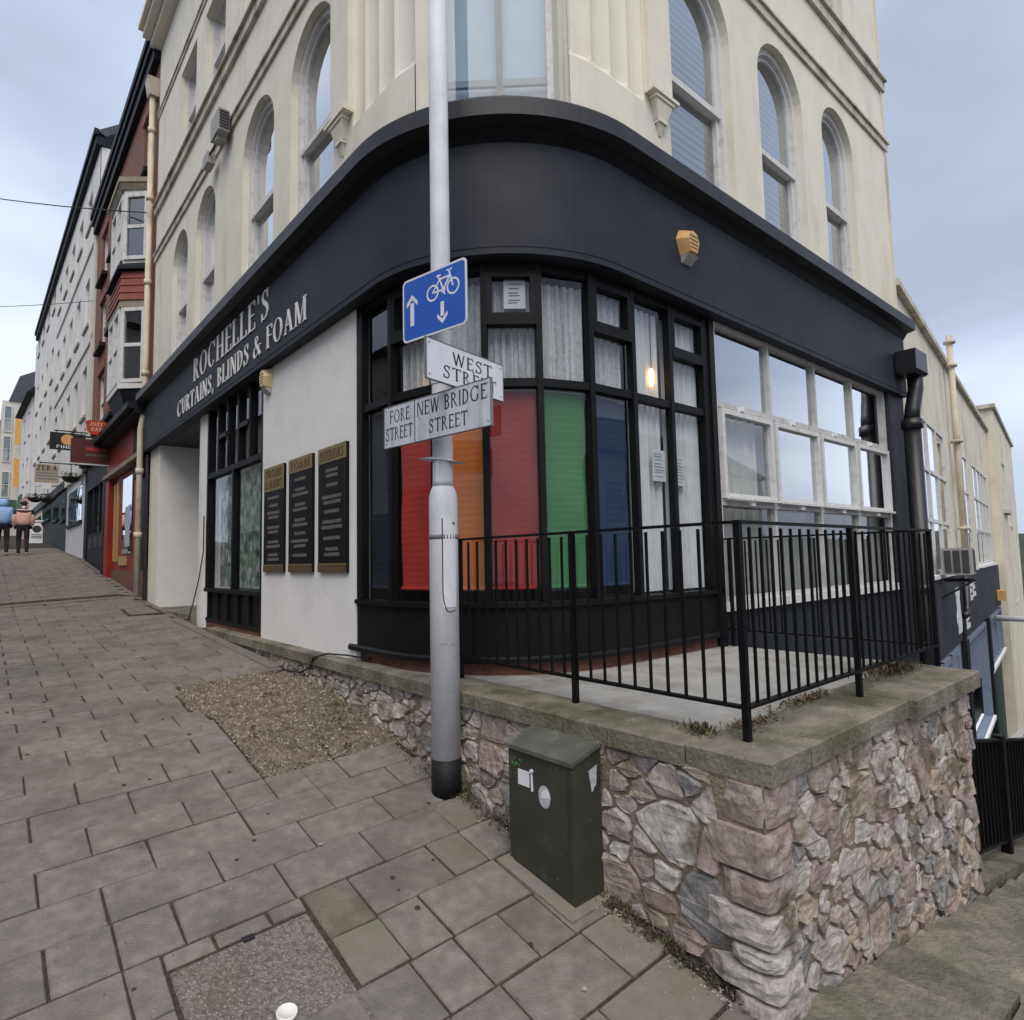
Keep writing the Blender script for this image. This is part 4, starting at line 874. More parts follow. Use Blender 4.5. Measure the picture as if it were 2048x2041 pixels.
for (x, y) in ((RX,YE),(RX,2.447),(RX,RY),(3.735,RY),(RB,RY),(RB,2.98)):
    b = MB(); b.box(x-.0145,y-.0145,.0,x+.0145,y+.0145,TOP+.008); b.build('post', 'black_iron', rl)

# ------------------------------------------------------------------ lamp post and its signs
lx, ly = 2.20, 3.23; zg = gz(lx,ly)
lp = thing('lamp_post', 'grey steel lamp post with black base band in front of the shop', 'lamp post', (lx,ly,zg))
V = lambda z: (lx,ly,z)
b = MB(); b.tube([V(zg-.05),V(-.385)], .0905, 28); b.build('base_band', 'pole_black', lp, True)
b = MB(); b.tube([V(-.384),V(1.14),V(1.20),V(1.235),V(1.265)], [.0895,.0895,.0875,.079,.066], 28); b.build('base_section', 'galv', lp, True)
b = MB(); b.tube([V(1.2655),V(1.30),V(3),V(6.5)], [.0665,.064,.0625,.058], 24); b.build('shaft', 'galv', lp, True)
b = MB(); b.tube([V(.935),V(.962)], .0915, 28); b.build('band', 'galv_dark', lp, True)
# inspection door let into the base section
dd = []
ca = math.atan2(-ly,-lx)+.42
for k in range(9):
    a = ca-.50+1.0*k/8; dd.append(a)
def on(a, z, r): return (lx+r*math.cos(a), ly+r*math.sin(a), z)
b = MB(); b.sheet([[on(a,z,.0912) for a in dd] for z in (.52,.56,.62,1.02,1.06)]); b.build('door', 'galv', lp, True)
pts = [on(dd[0],1.06,.0905)]+[on(dd[0],1.06-.05*k,.0905) for k in range(1,10)]+[on(dd[0]+.08,.545,.0905),on(dd[0]+.25,.50,.0905),on(dd[4],.49,.0905),on(dd[7],.50,.0905)]
b = MB(); b.tube(pts, .0035, 5); b.build('door_gap', 'sign_black', lp)
b = MB(); b.tube([on(ca+.3,1.03,.088),on(ca+.3,1.03,.0955)], .007, 8); b.build('lock', 'sign_black', lp)
b = MB()
for (a, z, l_) in ((-.3,.30,.05),(.5,.30,.02),(.45,.12,.04),(.2,.02,.05),(-.45,-.02,.03),(.55,.22,.05)):
    b.tube([on(ca-.42+a,z,.0895),on(ca-.42+a+l_*8,z+random.uniform(-.01,.01),.0895)], .003, 5)
b.build('scuff_marks', 'galv_dark', lp)
b = MB(); b.sheet([[on(ca-.42+a,z,.0668) for a in (-.75,-.55,-.35)] for z in (1.29,1.42)]); b.build('number_label', 'sticker', lp)
# tilted steel strap
b = MB(); R_ = []
for k in range(24):
    a = 2*math.pi*k/24; ex = 1+1.1*abs(math.cos(a)*R0.x-math.sin(a)*R0.y)**5
    rr = .075*ex; c_ = (lx+rr*math.cos(-a), ly+rr*math.sin(-a)); z_ = 1.425-.12*((c_[0]-lx)*R0.x+(c_[1]-ly)*R0.y)
    R_.append(((c_[0],c_[1],z_),(lx+.064*math.cos(-a),ly+.064*math.sin(-a),z_+.012)))
vs = [p for q in R_ for p in q]; b.add(vs, [(2*k,2*((k+1)%24),2*((k+1)%24)+1,2*k+1) for k in range(24)]); b.build('strap', 'galv', lp, True)

def rrect(w_, h_, r, n=5):
    P = []
    for cx, cy, a0 in ((w_/2-r,h_/2-r,0),(-w_/2+r,h_/2-r,90),(-w_/2+r,-h_/2+r,180),(w_/2-r,-h_/2+r,270)):
        for k in range(n+1): a = rad(a0+90*k/n); P.append((cx+r*math.cos(a), cy+r*math.sin(a)))
    return P
# blue cycle sign, facing the street
sgn = thing('cycle_sign', 'blue cycle lane sign with white bicycle and arrows on the lamp post', 'sign', (2.05,3.09,2.37))
dS = Vector((.11,-.53,0)).normalized(); nS = Vector((-.53,-.11,0)).normalized(); cS = Vector((2.048,3.085,2.372))
BS = lambda u, v, d: tuple(cS+dS*u+nS*d+Vector((0,0,v)))
b = MB(); b.prism(BS, rrect(.545,.405,.035), -.004, .0); b.build('plate', 'galv', sgn)
b = MB(); b.prism(BS, rrect(.540,.400,.033), .0002, .0010); b.build('border', 'sign_white', sgn)
b = MB(); b.prism(BS, rrect(.518,.378,.026), .0012, .0018); b.build('blue_field', 'sign_blue', sgn)
def arrow(x, y, h, w_, up_, parent):
    s_ = 1 if up_ else -1; yb = y-s_*h/2; yt = y+s_*h/2
    b = MB(); b.prism(BS, [(x-w_*.17,yb),(x+w_*.17,yb),(x+w_*.17,yt-s_*w_*.55),(x-w_*.17,yt-s_*w_*.55)], .002, .0026)
    b.prism(BS, [(x-w_/2,yt-s_*w_*.80),(x-w_/2,yt-s_*w_*.50),(x,yt),(x,yt-s_*w_*.34)], .0021, .0027); b.prism(BS, [(x,yt),(x+w_/2,yt-s_*w_*.50),(x+w_/2,yt-s_*w_*.80),(x,yt-s_*w_*.34)], .0021, .00272)
    b.build('arrow', 'sign_white', parent)
arrow(-.185, -.005, .20, .098, True, sgn); arrow(.075, -.085, .135, .085, False, sgn)
b = MB()
def circ(cx, cy, r, w_):
    n = 22; A = [(cx+r*math.cos(2*math.pi*k/n),cy+r*math.sin(2*math.pi*k/n)) for k in range(n)]; B = [(cx+(r-w_)*math.cos(2*math.pi*k/n),cy+(r-w_)*math.sin(2*math.pi*k/n)) for k in range(n)]
    ring(b, BS, A, B, .002, .0027)
def ln(x0, y0, x1, y1, w_, d=.0029):
    w_ *= 1.35; l = math.hypot(x1-x0,y1-y0); nx, ny = -(y1-y0)/l*w_/2, (x1-x0)/l*w_/2
    b.prism(BS, [(x0-nx,y0-ny),(x1-nx,y1-ny),(x1+nx,y1+ny),(x0+nx,y0+ny)], .002, d)
wx0, wx1, wy = -.005, .165, .055
circ(wx0, wy, .052, .012); circ(wx1, wy, .052, .012)
bbx, bby = .085, wy-.002
ln(wx0,wy,bbx,bby,.007,.0030); ln(wx0,wy,.055,wy+.068,.007,.0031); ln(bbx,bby,.055,wy+.072,.008,.0032); ln(bbx,bby,.140,wy+.072,.009,.0033); ln(.055,wy+.070,.140,wy+.070,.009,.0034); ln(wx1,wy,.133,wy+.105,.008,.0035)
ln(.050,wy+.07,.046,wy+.092,.007,.0036); ln(.030,wy+.094,.064,wy+.094,.009,.0037); ln(.133,wy+.104,.115,wy+.110,.007,.0038); ln(.133,wy+.104,.158,wy+.108,.007,.0039); circ(bbx,bby-.002,.018,.007); ln(bbx,bby,.098,bby-.034,.006,.0040)
b.build('bicycle_symbol', 'sign_white', sgn)
b = MB(); b.tube([(lx,ly,2.30),tuple(cS-nS*.004+Vector((0,0,-.07)))], .012, 6); b.tube([V(2.28),V(2.33)], .068, 16); b.build('clamp', 'galv', sgn)
# street name signs
def name_sign(label, c_, du, nn, w_, h_, m_, lines, div=None):
    t = thing('street_name_sign', label, 'street sign', c_, 'street name signs on the lamp post'); c_ = Vector(c_); du = Vector(du).normalized(); nn = Vector(nn).normalized()
    f_ = lambda u, v, d: tuple(c_+du*u+nn*d+Vector((0,0,v)))
    b = MB(); b.fbox(f_, -w_/2, w_/2, -h_/2, h_/2, -.012, 0); b.build('plate', m_, t)
    b = MB(); ring(b, f_, rect(-w_/2-.004,w_/2+.004,-h_/2-.004,h_/2+.004), rect(-w_/2-.0005,w_/2+.0005,-h_/2-.0005,h_/2+.0005), -.016, .003); b.build('edge_trim', 'galv_dark', t)
    for s_, u0, u1, v, hh in lines: text(t, f_, s_, u0, u1, v, hh, 'sign_black', .0002, .0016, T=.12, t=.085, sf=.035, sp=.13)
    if div is not None: fbx('divider', 'sign_black', t, f_, div-.003, div+.003, -h_/2, h_/2, .0002, .002)
    b = MB()
    for (u, v) in ((-w_/2+.02,h_/2-.025),(w_/2-.02,h_/2-.025),(-w_/2+.02,-h_/2+.025),(w_/2-.02,-h_/2+.025)): b.prism(f_, [(u+.005*math.cos(k),v+.005*math.sin(k)) for k in (0,1.05,2.1,3.14,4.2,5.2)], .0002, .003)
    b.build('screws', 'galv_dark', t)
    z_ = c_.z; b = MB(); b.tube([V(z_-.02),V(z_+.02)], .070, 16); q = Vector((lx,ly,z_)); b.tube([q, q+(c_-q).dot(nn)*nn], .014, 6); b.build('clamp', 'galv', t)
    return t
name_sign('white WEST STREET name sign on the lamp post, below the blue cycle sign', (2.19,2.945,1.935), (.64,.10,-.022), (.10,-.64,0), .645, .232, 'sign_white', [('WEST',-.12,.22,.008,.075),('STREET',-.20,.26,-.085,.075)])
name_sign('weathered FORE STREET and NEW BRIDGE STREET name sign, lowest on the lamp post', (2.035,3.085,1.665), (.115,-.96,0), (-.96,-.115,0), .967, .262, 'sign_white_dirty', [('FORE',-.425,-.225,.022,.082),('STREET',-.47,-.195,-.088,.082),('NEW BRIDGE',-.15,.455,.022,.088),('STREET',-.04,.30,-.098,.082)], -.172)

# ------------------------------------------------------------------ street cabinet
zc = gz(2.1,2.3)
cab = thing('street_cabinet', 'small dark green street cabinet with stickers standing against the stone wall', 'cabinet', (2.2,2.30,zc))
x0, x1, y0, y1 = 2.105, 2.300, 2.075, 2.525
b = MB(); b.hexa([(x0,y0,-.85),(x1,y0,-.85),(x1,y1,-.85),(x0,y1,-.85),(x0,y0,-.15),(x1,y0,-.095),(x1,y1,-.095),(x0,y1,-.15)]); b.build('body', 'cab_green', cab)
b = MB(); e = .012; b.hexa([(x0-e,y0-e,-.158),(x1,y0-e,-.098),(x1,y1+e,-.098),(x0-e,y1+e,-.158),(x0-e,y0-e,-.138),(x1,y0-e,-.078),(x1,y1+e,-.078),(x0-e,y1+e,-.138)]); b.build('lid', 'cab_top', cab)
b = MB(); b.hexa([(x0-.006,y0+.03,-.74),(x0,y0+.03,-.74),(x0,y1-.03,-.70),(x0-.006,y1-.03,-.70),(x0-.006,y0+.03,-.19),(x0,y0+.03,-.19),(x0,y1-.03,-.19),(x0-.006,y1-.03,-.19)]); b.build('door', 'cab_green', cab)
CF = lambda u, v, d: (x0-.0065-d, y1-u, v)
fbx('sticker', 'sticker', cab, CF, .08, .165, -.32, -.245, 0, .0015)
b = MB(); b.prism(CF, [(.27+.042*math.cos(k*.4),-.335+.052*math.sin(k*.4)) for k in range(15)], 0, .0015); b.build('sticker', 'sticker_grey', cab)
b = MB(); b.prism(CF, [(.27+.030*math.cos(k*.7)+.008,-.333+.036*math.sin(k*.7)) for k in range(6)], .0016, .003); b.build('sticker_print', 'sticker', cab)
b = MB(); b.prism(lambda u, v, d: (x0+u, y0-.0008-d, v), [(.11,-.20),(.17,-.18),(.16,-.27),(.13,-.30)], 0, .0012); b.build('sticker', 'sticker_grey', cab)
b = MB(); b.tube([CF(.185,-.235,0),CF(.185,-.235,.012)], .010, 10); b.tube([CF(.185,-.25,.004),CF(.187,-.33,.004)], .006, 6); b.build('lock', 'galv', cab)
b = MB(); rg = random.Random(4)
for k in range(16): u, v = rg.uniform(.03,.10), rg.uniform(-.235,-.19); b.tube([CF(u,v,.0005),CF(u+rg.uniform(-.02,.02),v+rg.uniform(-.015,.015),.0005)], .0015, 4)
b.build('scribble', 'graffiti_green', cab)
b = MB(); slab(b, 2.03, 2.315, 2.02, 2.56, top=.016); b.build('cabinet_base', 'slab_warm', cab)

# weeds, leaf litter and rubble at the foot of the wall
def tuft(label, cx, cy, cz, rx, ry, n, m_, h=.05, name='leaf_litter'):
    b = MB(); rg = random.Random(int(cx*100+cy*1000))
    for _ in range(n):
        x, y = cx+rg.gauss(0,rx), cy+rg.gauss(0,ry); a = rg.uniform(0,6.3); l = rg.uniform(.012,.035); z = cz if cz is not None else gz(x,y)+.004; t_ = rg.uniform(.1,1)*h
        b.add([(x,y,z),(x+l*math.cos(a),y+l*math.sin(a),z+t_),(x+l*.8*math.cos(a+.5),y+l*.8*math.sin(a+.5),z+t_*.6+.002)], [(0,1,2)], rg.randrange(len(m_)))
    return tag(b.build(name, m_), label, 'litter', kind='stuff')
tuft('dry leaves caught on the coping by the railing corner post', 2.80, 1.56, .006, .10, .03, 260, ['dead_leaf','grass'], .025)
tuft('dry twigs along the coping under the right railing', 3.45, 1.60, .006, .16, .025, 420, ['dead_leaf','dirt','grass'], .03)
tuft('clump of dead weeds on the far right end of the coping', 4.62, 1.58, .012, .16, .06, 900, ['leaf','dead_leaf','dirt'], .06)
tuft('small grass tuft growing in the coping joint left of the corner post', 2.50, 1.66, .006, .03, .05, 160, ['grass','leaf'], .05)
tuft('dirt and weeds gathered along the foot of the stone wall by the cabinet', 2.29, 1.72, None, .03, .25, 900, ['dirt','leaf','dirt'], .03)
tuft('weeds growing around the base of the lamp post', 2.27, 3.12, None, .04, .28, 500, ['leaf','dirt','grass'], .03)
tuft('thin weeds growing in the gravel patch', 2.0, 4.45, None, .20, .16, 420, ['grass','leaf'], .02)
b = MB(); rg = random.Random(9)
for k in range(900):
    x, y = rg.choice(((rg.gauss(1.33,.06),rg.uniform(3.95,6.0)),(rg.uniform(1.35,2.25),rg.gauss(3.93,.05)),(rg.gauss(2.25,.03), rg.uniform(1.25,2.0)),(rg.uniform(.3,2.2), rg.uniform(1.5,4.5)),(rg.gauss(2.2,.06), rg.uniform(2.6,3.9)),(rg.uniform(2.3,3.6),rg.gauss(1.18,.06)))); r = rg.uniform(.002,.006)*(1.6 if x > 2.15 else 1); z = gz(x,y)+.004
    q = [(x+r*math.cos(a),y+r*math.sin(a),z-.002) for a in (.3,2.4,4.4)]; b.add(q+[(x,y,z+r*.7)], [(0,1,3),(1,2,3),(2,0,3)], rg.choice((0,0,1)))
tag(b.build('loose_chippings', ['gravel_light','slab_warm']), 'scattered pale chippings on the paving', 'chippings', kind='stuff')
t = thing('crushed_cup_lid', 'white round cup lid lying on the aggregate patch at the bottom edge', 'litter', (.89,2.32,gz(.89,2.32)))
b = MB(); z = gz(.89,2.32)+.004; n = 20
R_ = [[(.89+r*math.cos(2*math.pi*k/n), 2.325+r*math.sin(2*math.pi*k/n), gz(.89,2.325+r*math.sin(2*math.pi*k/n))+h_) for k in range(n)] for r, h_ in ((.036,.003),(.037,.012),(.033,.014),(.031,.009))]
b.add([p for q in R_ for p in q], [(i*n+k,i*n+(k+1)%n,(i+1)*n+(k+1)%n,(i+1)*n+k) for i in range(3) for k in range(n)]+[tuple(range(3*n,4*n))]); b.build('lid', 'cup', t, True)
b = MB(); b.box(.87,2.735,gz(.89,2.75)+.001,.915,2.772,gz(.89,2.75)+.006); b.build('lifting_key_slot', 'sign_black', pav)

# ------------------------------------------------------------------ extension building down the right side
ea = rad(8.2); EP = Vector((9.9,3.04)); ED = Vector((math.cos(ea),math.sin(ea))); EN = Vector((-ED.y,ED.x))
FE = lambda s, z, d: (EP.x+ED.x*s+EN.x*d, EP.y+ED.y*s+EN.y*d, z)
ext = thing('extension_building', 'cream two storey extension with gridded windows stepping down behind the black downpipe', 'building', FE(7,-2,0))
EW = [(1.40,4.58,3),(6.75,8.62,2),(9.80,14.1,4)]
plate(FE, [(.25,.305),(15.4,.305),(15.4,4.70),(.25,4.70)], [rect(a,c,.40,3.07) for a,c,_ in EW], .05).build('wall', 'cream_dirty', ext)
fbx('parapet_coping', 'cream_trim', ext, FE, .2, 15.4, 4.701, 4.80, -.09, .3)
fbx('roof', 'roof_slate', ext, FE, .25, 15.4, 4.4, 4.5, .3, 7)
fbx('floor', 'interior', ext, FE, .25, 15.4, .1, .2, .2, 7); fbx('interior_wall', 'interior', ext, FE, .25, 15.4, .2, 4.4, 1.5, 1.6)
for a, c, nc in EW:
    b = MB(); ring(b, FE, rect(a,c,.40,3.07), rect(a,c,.40,3.07,.06), -.005, .06); w_ = b.build('window', 'white_frame', ext)
    for k in range(nc+1):
        s_ = a+(c-a)*k/nc
        if 0 < k < nc: fbx('mullion', 'white_frame', w_, FE, s_-.035, s_+.035, .461, 3.01, -.01, .05)
    for k in range(nc):
        p0, p1 = a+(c-a)*k/nc+.04, a+(c-a)*(k+1)/nc-.04
        for z0, z1 in ((.46,1.28),(1.34,2.14),(2.20,3.01)): fbx('pane', 'glass_reflect', w_, FE, p0, p1, z0, z1, .02, .026)
        for z_ in (1.28,2.14): fbx('transom', 'white_frame', w_, FE, p0, p1, z_, z_+.06, -.008, .05)
    fbx('sill', 'white_paint', w_, FE, a-.1, c+.1, .335, .399, -.08, .14)
    fbx('net_curtain', 'curtain', w_, FE, a+.05, c-.05, .45, 3.0, .22, .23)
# shop on its lower floor
fbx('shop_fascia', 'slate_paint', ext, FE, .25, 15.4, -.95, .303, -.05, .2)
sf_ = fbx('lower_wall', 'blue_frame', ext, FE, .25, 5.0, -5, -.951, -.02, .2)
for a, c, z0 in ((1.2,2.0,-3.2),(2.08,3.0,-3.2),(3.08,4.0,-3.2),(5.7,9.6,-3.35),(10.0,14.9,-2.3)):
    b = MB(); ring(b, FE, rect(a-.12,c+.12,z0-.12,-1.02), rect(a,c,z0,-1.12), -.06, .1); w_ = b.build('shop_window', 'blue_frame', ext)
    fbx('pane', 'glass_reflect', w_, FE, a, c, z0, -1.12, .03, .036); fbx('sill', 'white_paint', w_, FE, a-.1, c+.1, z0-.06, z0+.02, -.12, -.061)
    if c-a > 2:
        for k in range(1,6): fbx('glazing_bar', 'blue_frame', w_, FE, a+(c-a)*k/6-.05, a+(c-a)*k/6+.05, z0+1.15 if a < 8 else z0, -1.12, -.02, .029)
fbx('lower_wall', 'slate_gloss', ext, FE, 5.001, 9.8, -5.5, -3.48, -.02, .2); fbx('doorway', 'door_green', ext, FE, 9.9, 15.2, -5.6, -2.43, .05, .2); fbx('interior_wall', 'interior_dark', ext, FE, .3, 15.3, -5.5, -.96, 1.2, 1.3)
for s_ in (4.7,9.75): fbx('pilaster', 'shop_dark', ext, FE, s_, s_+.42, -5.2, -.952, -.12, .05)
# lettering and emblem left on the shop fascia
em = thing('fascia_emblem', 'worn white emblem and letters on the dark fascia down the right side', 'sign', FE(5,-.4,-.06))
FM = lambda u, v, d: FE(u, v, -.052-d)
b = MB(); rg = random.Random(2); Pn = []
for k in range(9): Pn.append((4.20+rg.uniform(-.06,.06), -.78+.86*k/8))
for k in range(9): Pn.append((4.75+rg.uniform(-.10,.08), .08-.86*k/8))
b.prism(FM, Pn, 0, .01); b.build('emblem', 'sticker', em)
for (s_, z_) in ((5.45,-.35),(6.5,-.30),(5.6,-.82),(7.2,-.25)):
    b = MB(); b.prism(FM, [(s_,z_),(s_+.6,z_),(s_+.6,z_+.1),(s_+.2,z_+.1),(s_+.2,z_+.17),(s_+.5,z_+.17),(s_+.5,z_+.25),(s_+.2,z_+.25),(s_+.2,z_+.3),(s_+.6,z_+.3),(s_+.6,z_+.38),(s_,z_+.38)], 0, .01); b.build('letter', 'sticker', em)
t = thing('outdoor_lamp', 'small amber lamp at the end of the dark fascia down the right side', 'lamp', FE(14.2,-.6,-.1)); fbx('housing', 'alarm_orange', t, FE, 13.9, 14.5, -.75, -.45, -.25, -.055)
# taller block at its end
blk = thing('end_block', 'cream block projecting at the far end of the right side extension', 'building', FE(17,-3,-.4))
fbx('wall', 'cream_dirty', blk, FE, 15.41, 26, -7, 5.45, -.22, 4); fbx('coping', 'cream_trim', blk, FE, 15.3, 26.1, 5.451, 5.58, -.30, 4)
for a, z0, z1 in ((17.2,2.2,3.9),(19.5,-1.2,1.7)): rect_window(blk, lambda s, z, d: FE(s,z,d-.23), a, a+1.6, z0, z1, fr='white_frame', depth=.01, mid=False)
fbx('window_sill', 'cream_trim', blk, FE, 17.0, 19.0, 2.05, 2.18, -.35, -.221)
t = thing('soil_pipe', 'cream vent pipe rising above the parapet of the right side extension', 'pipe', FE(5.4,.4,-.1)); c_ = FE(5.45,0,-.14)
b = MB(); b.tube([(c_[0],c_[1],.45),(c_[0],c_[1],5.30)], .06, 10); b.build('pipe', 'pipe_cream', t, True)
for z_ in (1.25,3.05,4.65,5.15): b = MB(); b.tube([(c_[0],c_[1],z_-.03),(c_[0],c_[1],z_+.03)], .11, 12); b.build('collar', 'pipe_cream', t, True)
t = thing('air_conditioner', 'grey air conditioning unit on the sill of the right side extension', 'air conditioner', FE(3,.4,-.4))
fbx('casing', 'ac_grey', t, FE, 2.2, 2.85, .40, .84, -.50, -.10); 
for k in range(3): fbx('grille', 'ac_dark', t, FE, 2.185, 2.199, .44, .80, -.48+k*.12, -.48+k*.12+.09)
fbx('side_panel', 'ac_dark', t, FE, 2.62, 2.82, .44, .80, -.513, -.501)
b = MB(); b.tube([FE(2.6,.30,-.5),FE(2.6,.30,-.08)], .03, 6); b.build('bracket', 'pipe_black', t); b = MB(); b.tube([FE(2.2,.02,-.08),FE(2.2,.33,-.55)], .02, 6); b.build('bracket', 'pipe_black', t)
t = thing('waste_pipe', 'short black waste pipe on the dark fascia below the air conditioner', 'pipe', FE(5.2,0,-.1)); b = MB(); b.tube([FE(5.15,.28,-.13),FE(5.15,-.30,-.13),FE(5.0,-.45,-.13),FE(4.85,-.48,-.10)], .065, 10); b.build('pipe', 'pipe_black', t, True)
b = MB(); b.tube([FE(4.9,-.5,-.075),FE(4.9,-.95,-.075)], .03, 6); b.build('lower_pipe', 'pipe_black', t)
t = thing('flue_pipe', 'silver elbow flue projecting over the street down the right side', 'flue', FE(14,-1.3,-.5)); b = MB(); b.tube([FE(13,-1.2,-.05),FE(13,-1.2,-.75),FE(13,-1.0,-1.0),FE(13.2,-.8,-.95)], .085, 10); b.build('pipe', 'galv', t, True)

# railing beside the lower steps
r2 = thing('steps_railing', 'black railing with close bars beside the steps at the far right', 'railing', (6,1.40,-1.7))
def rz(x): return gz(x,1.2)+.10
for (x0, x1) in ((5.2,8.6),):
    bar((x0,1.40,rz(x0)+.86),(x1,1.40,rz(x1)+.86),.045,.02).build('top_rail', 'black_iron', r2); bar((x0,1.40,rz(x0)+.08),(x1,1.40,rz(x1)+.08),.04,.02).build('bottom_rail', 'black_iron', r2)
    n = 34
    for k in range(n):
        x = x0+(x1-x0)*k/n; b = MB(); b.hexa([(x-.010,1.39,rz(x)+.09),(x+.010,1.39,rz(x)+.09),(x+.010,1.41,rz(x)+.09),(x-.010,1.41,rz(x)+.09),(x-.010,1.39,rz(x)+.85),(x+.010,1.39,rz(x)+.85),(x+.010,1.41,rz(x)+.85),(x-.010,1.41,rz(x)+.85)]); b.build('baluster', 'black_iron', r2)
    for x in (5.3,6.35,7.4,8.5): b = MB(); b.box(x-.035,1.365,rz(x)-.12,x+.035,1.435,rz(x)+.9); b.build('post', 'black_iron', r2)
b = MB()
for i in range(12):
    x0, x1 = 5.04+i*.5, 5.04+(i+1)*.5
    b.hexa([(x0,1.26,gz(x0,1.2)-.6),(x1,1.26,gz(x1,1.2)-.6),(x1,1.55,gz(x1,1.2)-.6),(x0,1.55,gz(x0,1.2)-.6),(x0,1.26,rz(x0)-.02),(x1,1.26,rz(x1)-.02),(x1,1.55,rz(x1)-.02),(x0,1.55,rz(x0)-.02)])
tag(b.build('low_kerb_wall', 'steps'), 'low stone kerb carrying the black railing beside the steps', 'kerb')

# ------------------------------------------------------------------ brick house next door
bh = thing('brick_house', 'red brick house with white oriel bay and dark eaves next to the cream building', 'house', (2.4,17.5,.6))
HS = [(14.05,14.75,8.95,10.3),(17.7,18.7,8.9,10.3),(19.7,20.7,8.9,10.3),(17.7,18.7,6.9,8.3),(19.7,20.7,6.9,8.3),(17.7,18.8,4.6,6.2),(19.6,20.7,4.6,6.2)]
plate(FL, [(13.255,3.9),(21.8,3.9),(21.8,11.3),(13.255,11.3)], [rect(*h) for h in HS], .12).build('wall', 'red_brick', bh)
b = MB(); b.box(2.6,13.26,0,9,21.8,10.8); b.build('core', 'interior_dark', bh)
for h in HS:
    w_ = rect_window(bh, FL, *h, depth=.10); fbx('sill', 'trim_dark', w_, FL, h[0]-.12, h[1]+.12, h[2]-.1, h[2]-.002, -.14, .02); fbx('lintel', 'terracotta', w_, FL, h[0]-.1, h[1]+.1, h[3]+.002, h[3]+.22, -.03, .01)
ev = fbx('eaves', 'trim_dark', bh, FL, 13.27, 21.9, 11.10, 11.28, -.17, .05); fbx('gutter', 'trim_dark', ev, FL, 13.27, 21.9, 11.281, 11.45, -.21, -.10); fbx('eaves_moulding', 'trim_dark', ev, FL, 13.27, 21.85, 10.85, 11.099, -.12, .02)
b = MB(); b.hexa([(2.22,13.27,11.40),(2.35,13.27,11.35),(2.35,21.9,11.35),(2.22,21.9,11.40),(4.6,13.27,12.6),(4.7,13.27,12.5),(4.7,21.9,12.5),(4.6,21.9,12.6)]); b.build('roof', 'roof_slate', bh)
# canted oriel bay on two floors
YA, DX = 13.98, .37
BP = [(2.41,YA),(2.40-DX,YA+DX),(2.40-DX,YA+DX+1.35),(2.41,YA+2*DX+1.35)]
def bay_ring(off, z0, z1, m_, name, parent, off2=None):
    b = MB(); c_ = Vector((2.40,YA+DX+.675)); off2 = off if off2 is None else off2
    def ex(p, o): return (p[0]-o if p[0] < 2.4 else p[0], c_.y+(p[1]-c_.y)*(1+o/1.05))
    A = [ex(p,off) for p in BP]; B = [ex(p,off2) for p in BP]; n = 4
    b.add([(*p,z0) for p in A]+[(*p,z1) for p in B], [(0,1,5,4),(1,2,6,5),(2,3,7,6),(3,2,1,0),(4,5,6,7),(0,4,7,3)]); return b.build(name, m_, parent)
bay = bay_ring(.02, 6.96, 7.02, 'white_frame', 'oriel_bay', bh)
def bay_win(z0, z1):
    for i in range(3):
        p0, p1 = Vector(BP[i]), Vector(BP[i+1]); d_ = p1-p0; l = d_.length; d_.normalize(); n_ = Vector((d_.y,-d_.x))*-1
        if n_.x < 0 and i != 1: pass
        f_ = lambda s, z, d, p0=p0, d_=d_, n_=n_: (p0.x+d_.x*s+n_.x*d, p0.y+d_.y*s+n_.y*d, z)
        nn = 1 if i != 1 else 2
        for k in range(nn):
            a, c = l*k/nn+.01, l*(k+1)/nn-.01
            b = MB(); ring(b, f_, rect(a,c,z0,z1), rect(a,c,z0,z1,.075), -.03, .06); b.build('sash_frame', 'white_frame', bay)
            fbx('pane', 'glass_reflect', bay, f_, a+.075, c-.075, z0+.075, (z0+z1)/2-.03, .02, .026); fbx('pane', 'glass_reflect', bay, f_, a+.075, c-.075, (z0+z1)/2+.03, z1-.075, .01, .016)
            fbx('meeting_rail', 'white_frame', bay, f_, a+.07, c-.07, (z0+z1)/2-.035, (z0+z1)/2+.035, -.02, .05)
bay_win(7.021,8.42); bay_win(4.48,6.02)
bay_ring(.03, 8.425, 8.50, 'white_frame', 'bay_head', bay); bay_ring(.06, 8.501, 8.62, 'old_stone', 'bay_cornice', bay, .12); bay_ring(.14, 8.621, 8.72, 'old_stone', 'bay_cornice', bay)
bay_ring(.10, 6.86, 6.955, 'trim_dark', 'bay_flashing', bay, .03); bay_ring(.12, 6.80, 6.859, 'trim_dark', 'bay_flashing', bay)
for k in range(4): bay_ring(.05+.012*(3-k), 6.17+k*.155, 6.315+k*.155, 'terracotta', 'tile_course', bay, .025+.012*(3-k))
bay_ring(.06, 6.03, 6.165, 'old_stone', 'bay_head', bay); bay_ring(.05, 4.36, 4.475, 'white_frame', 'bay_sill', bay); bay_ring(-.10, 3.98, 4.355, 'trim_dark', 'bay_corbel', bay, .02)
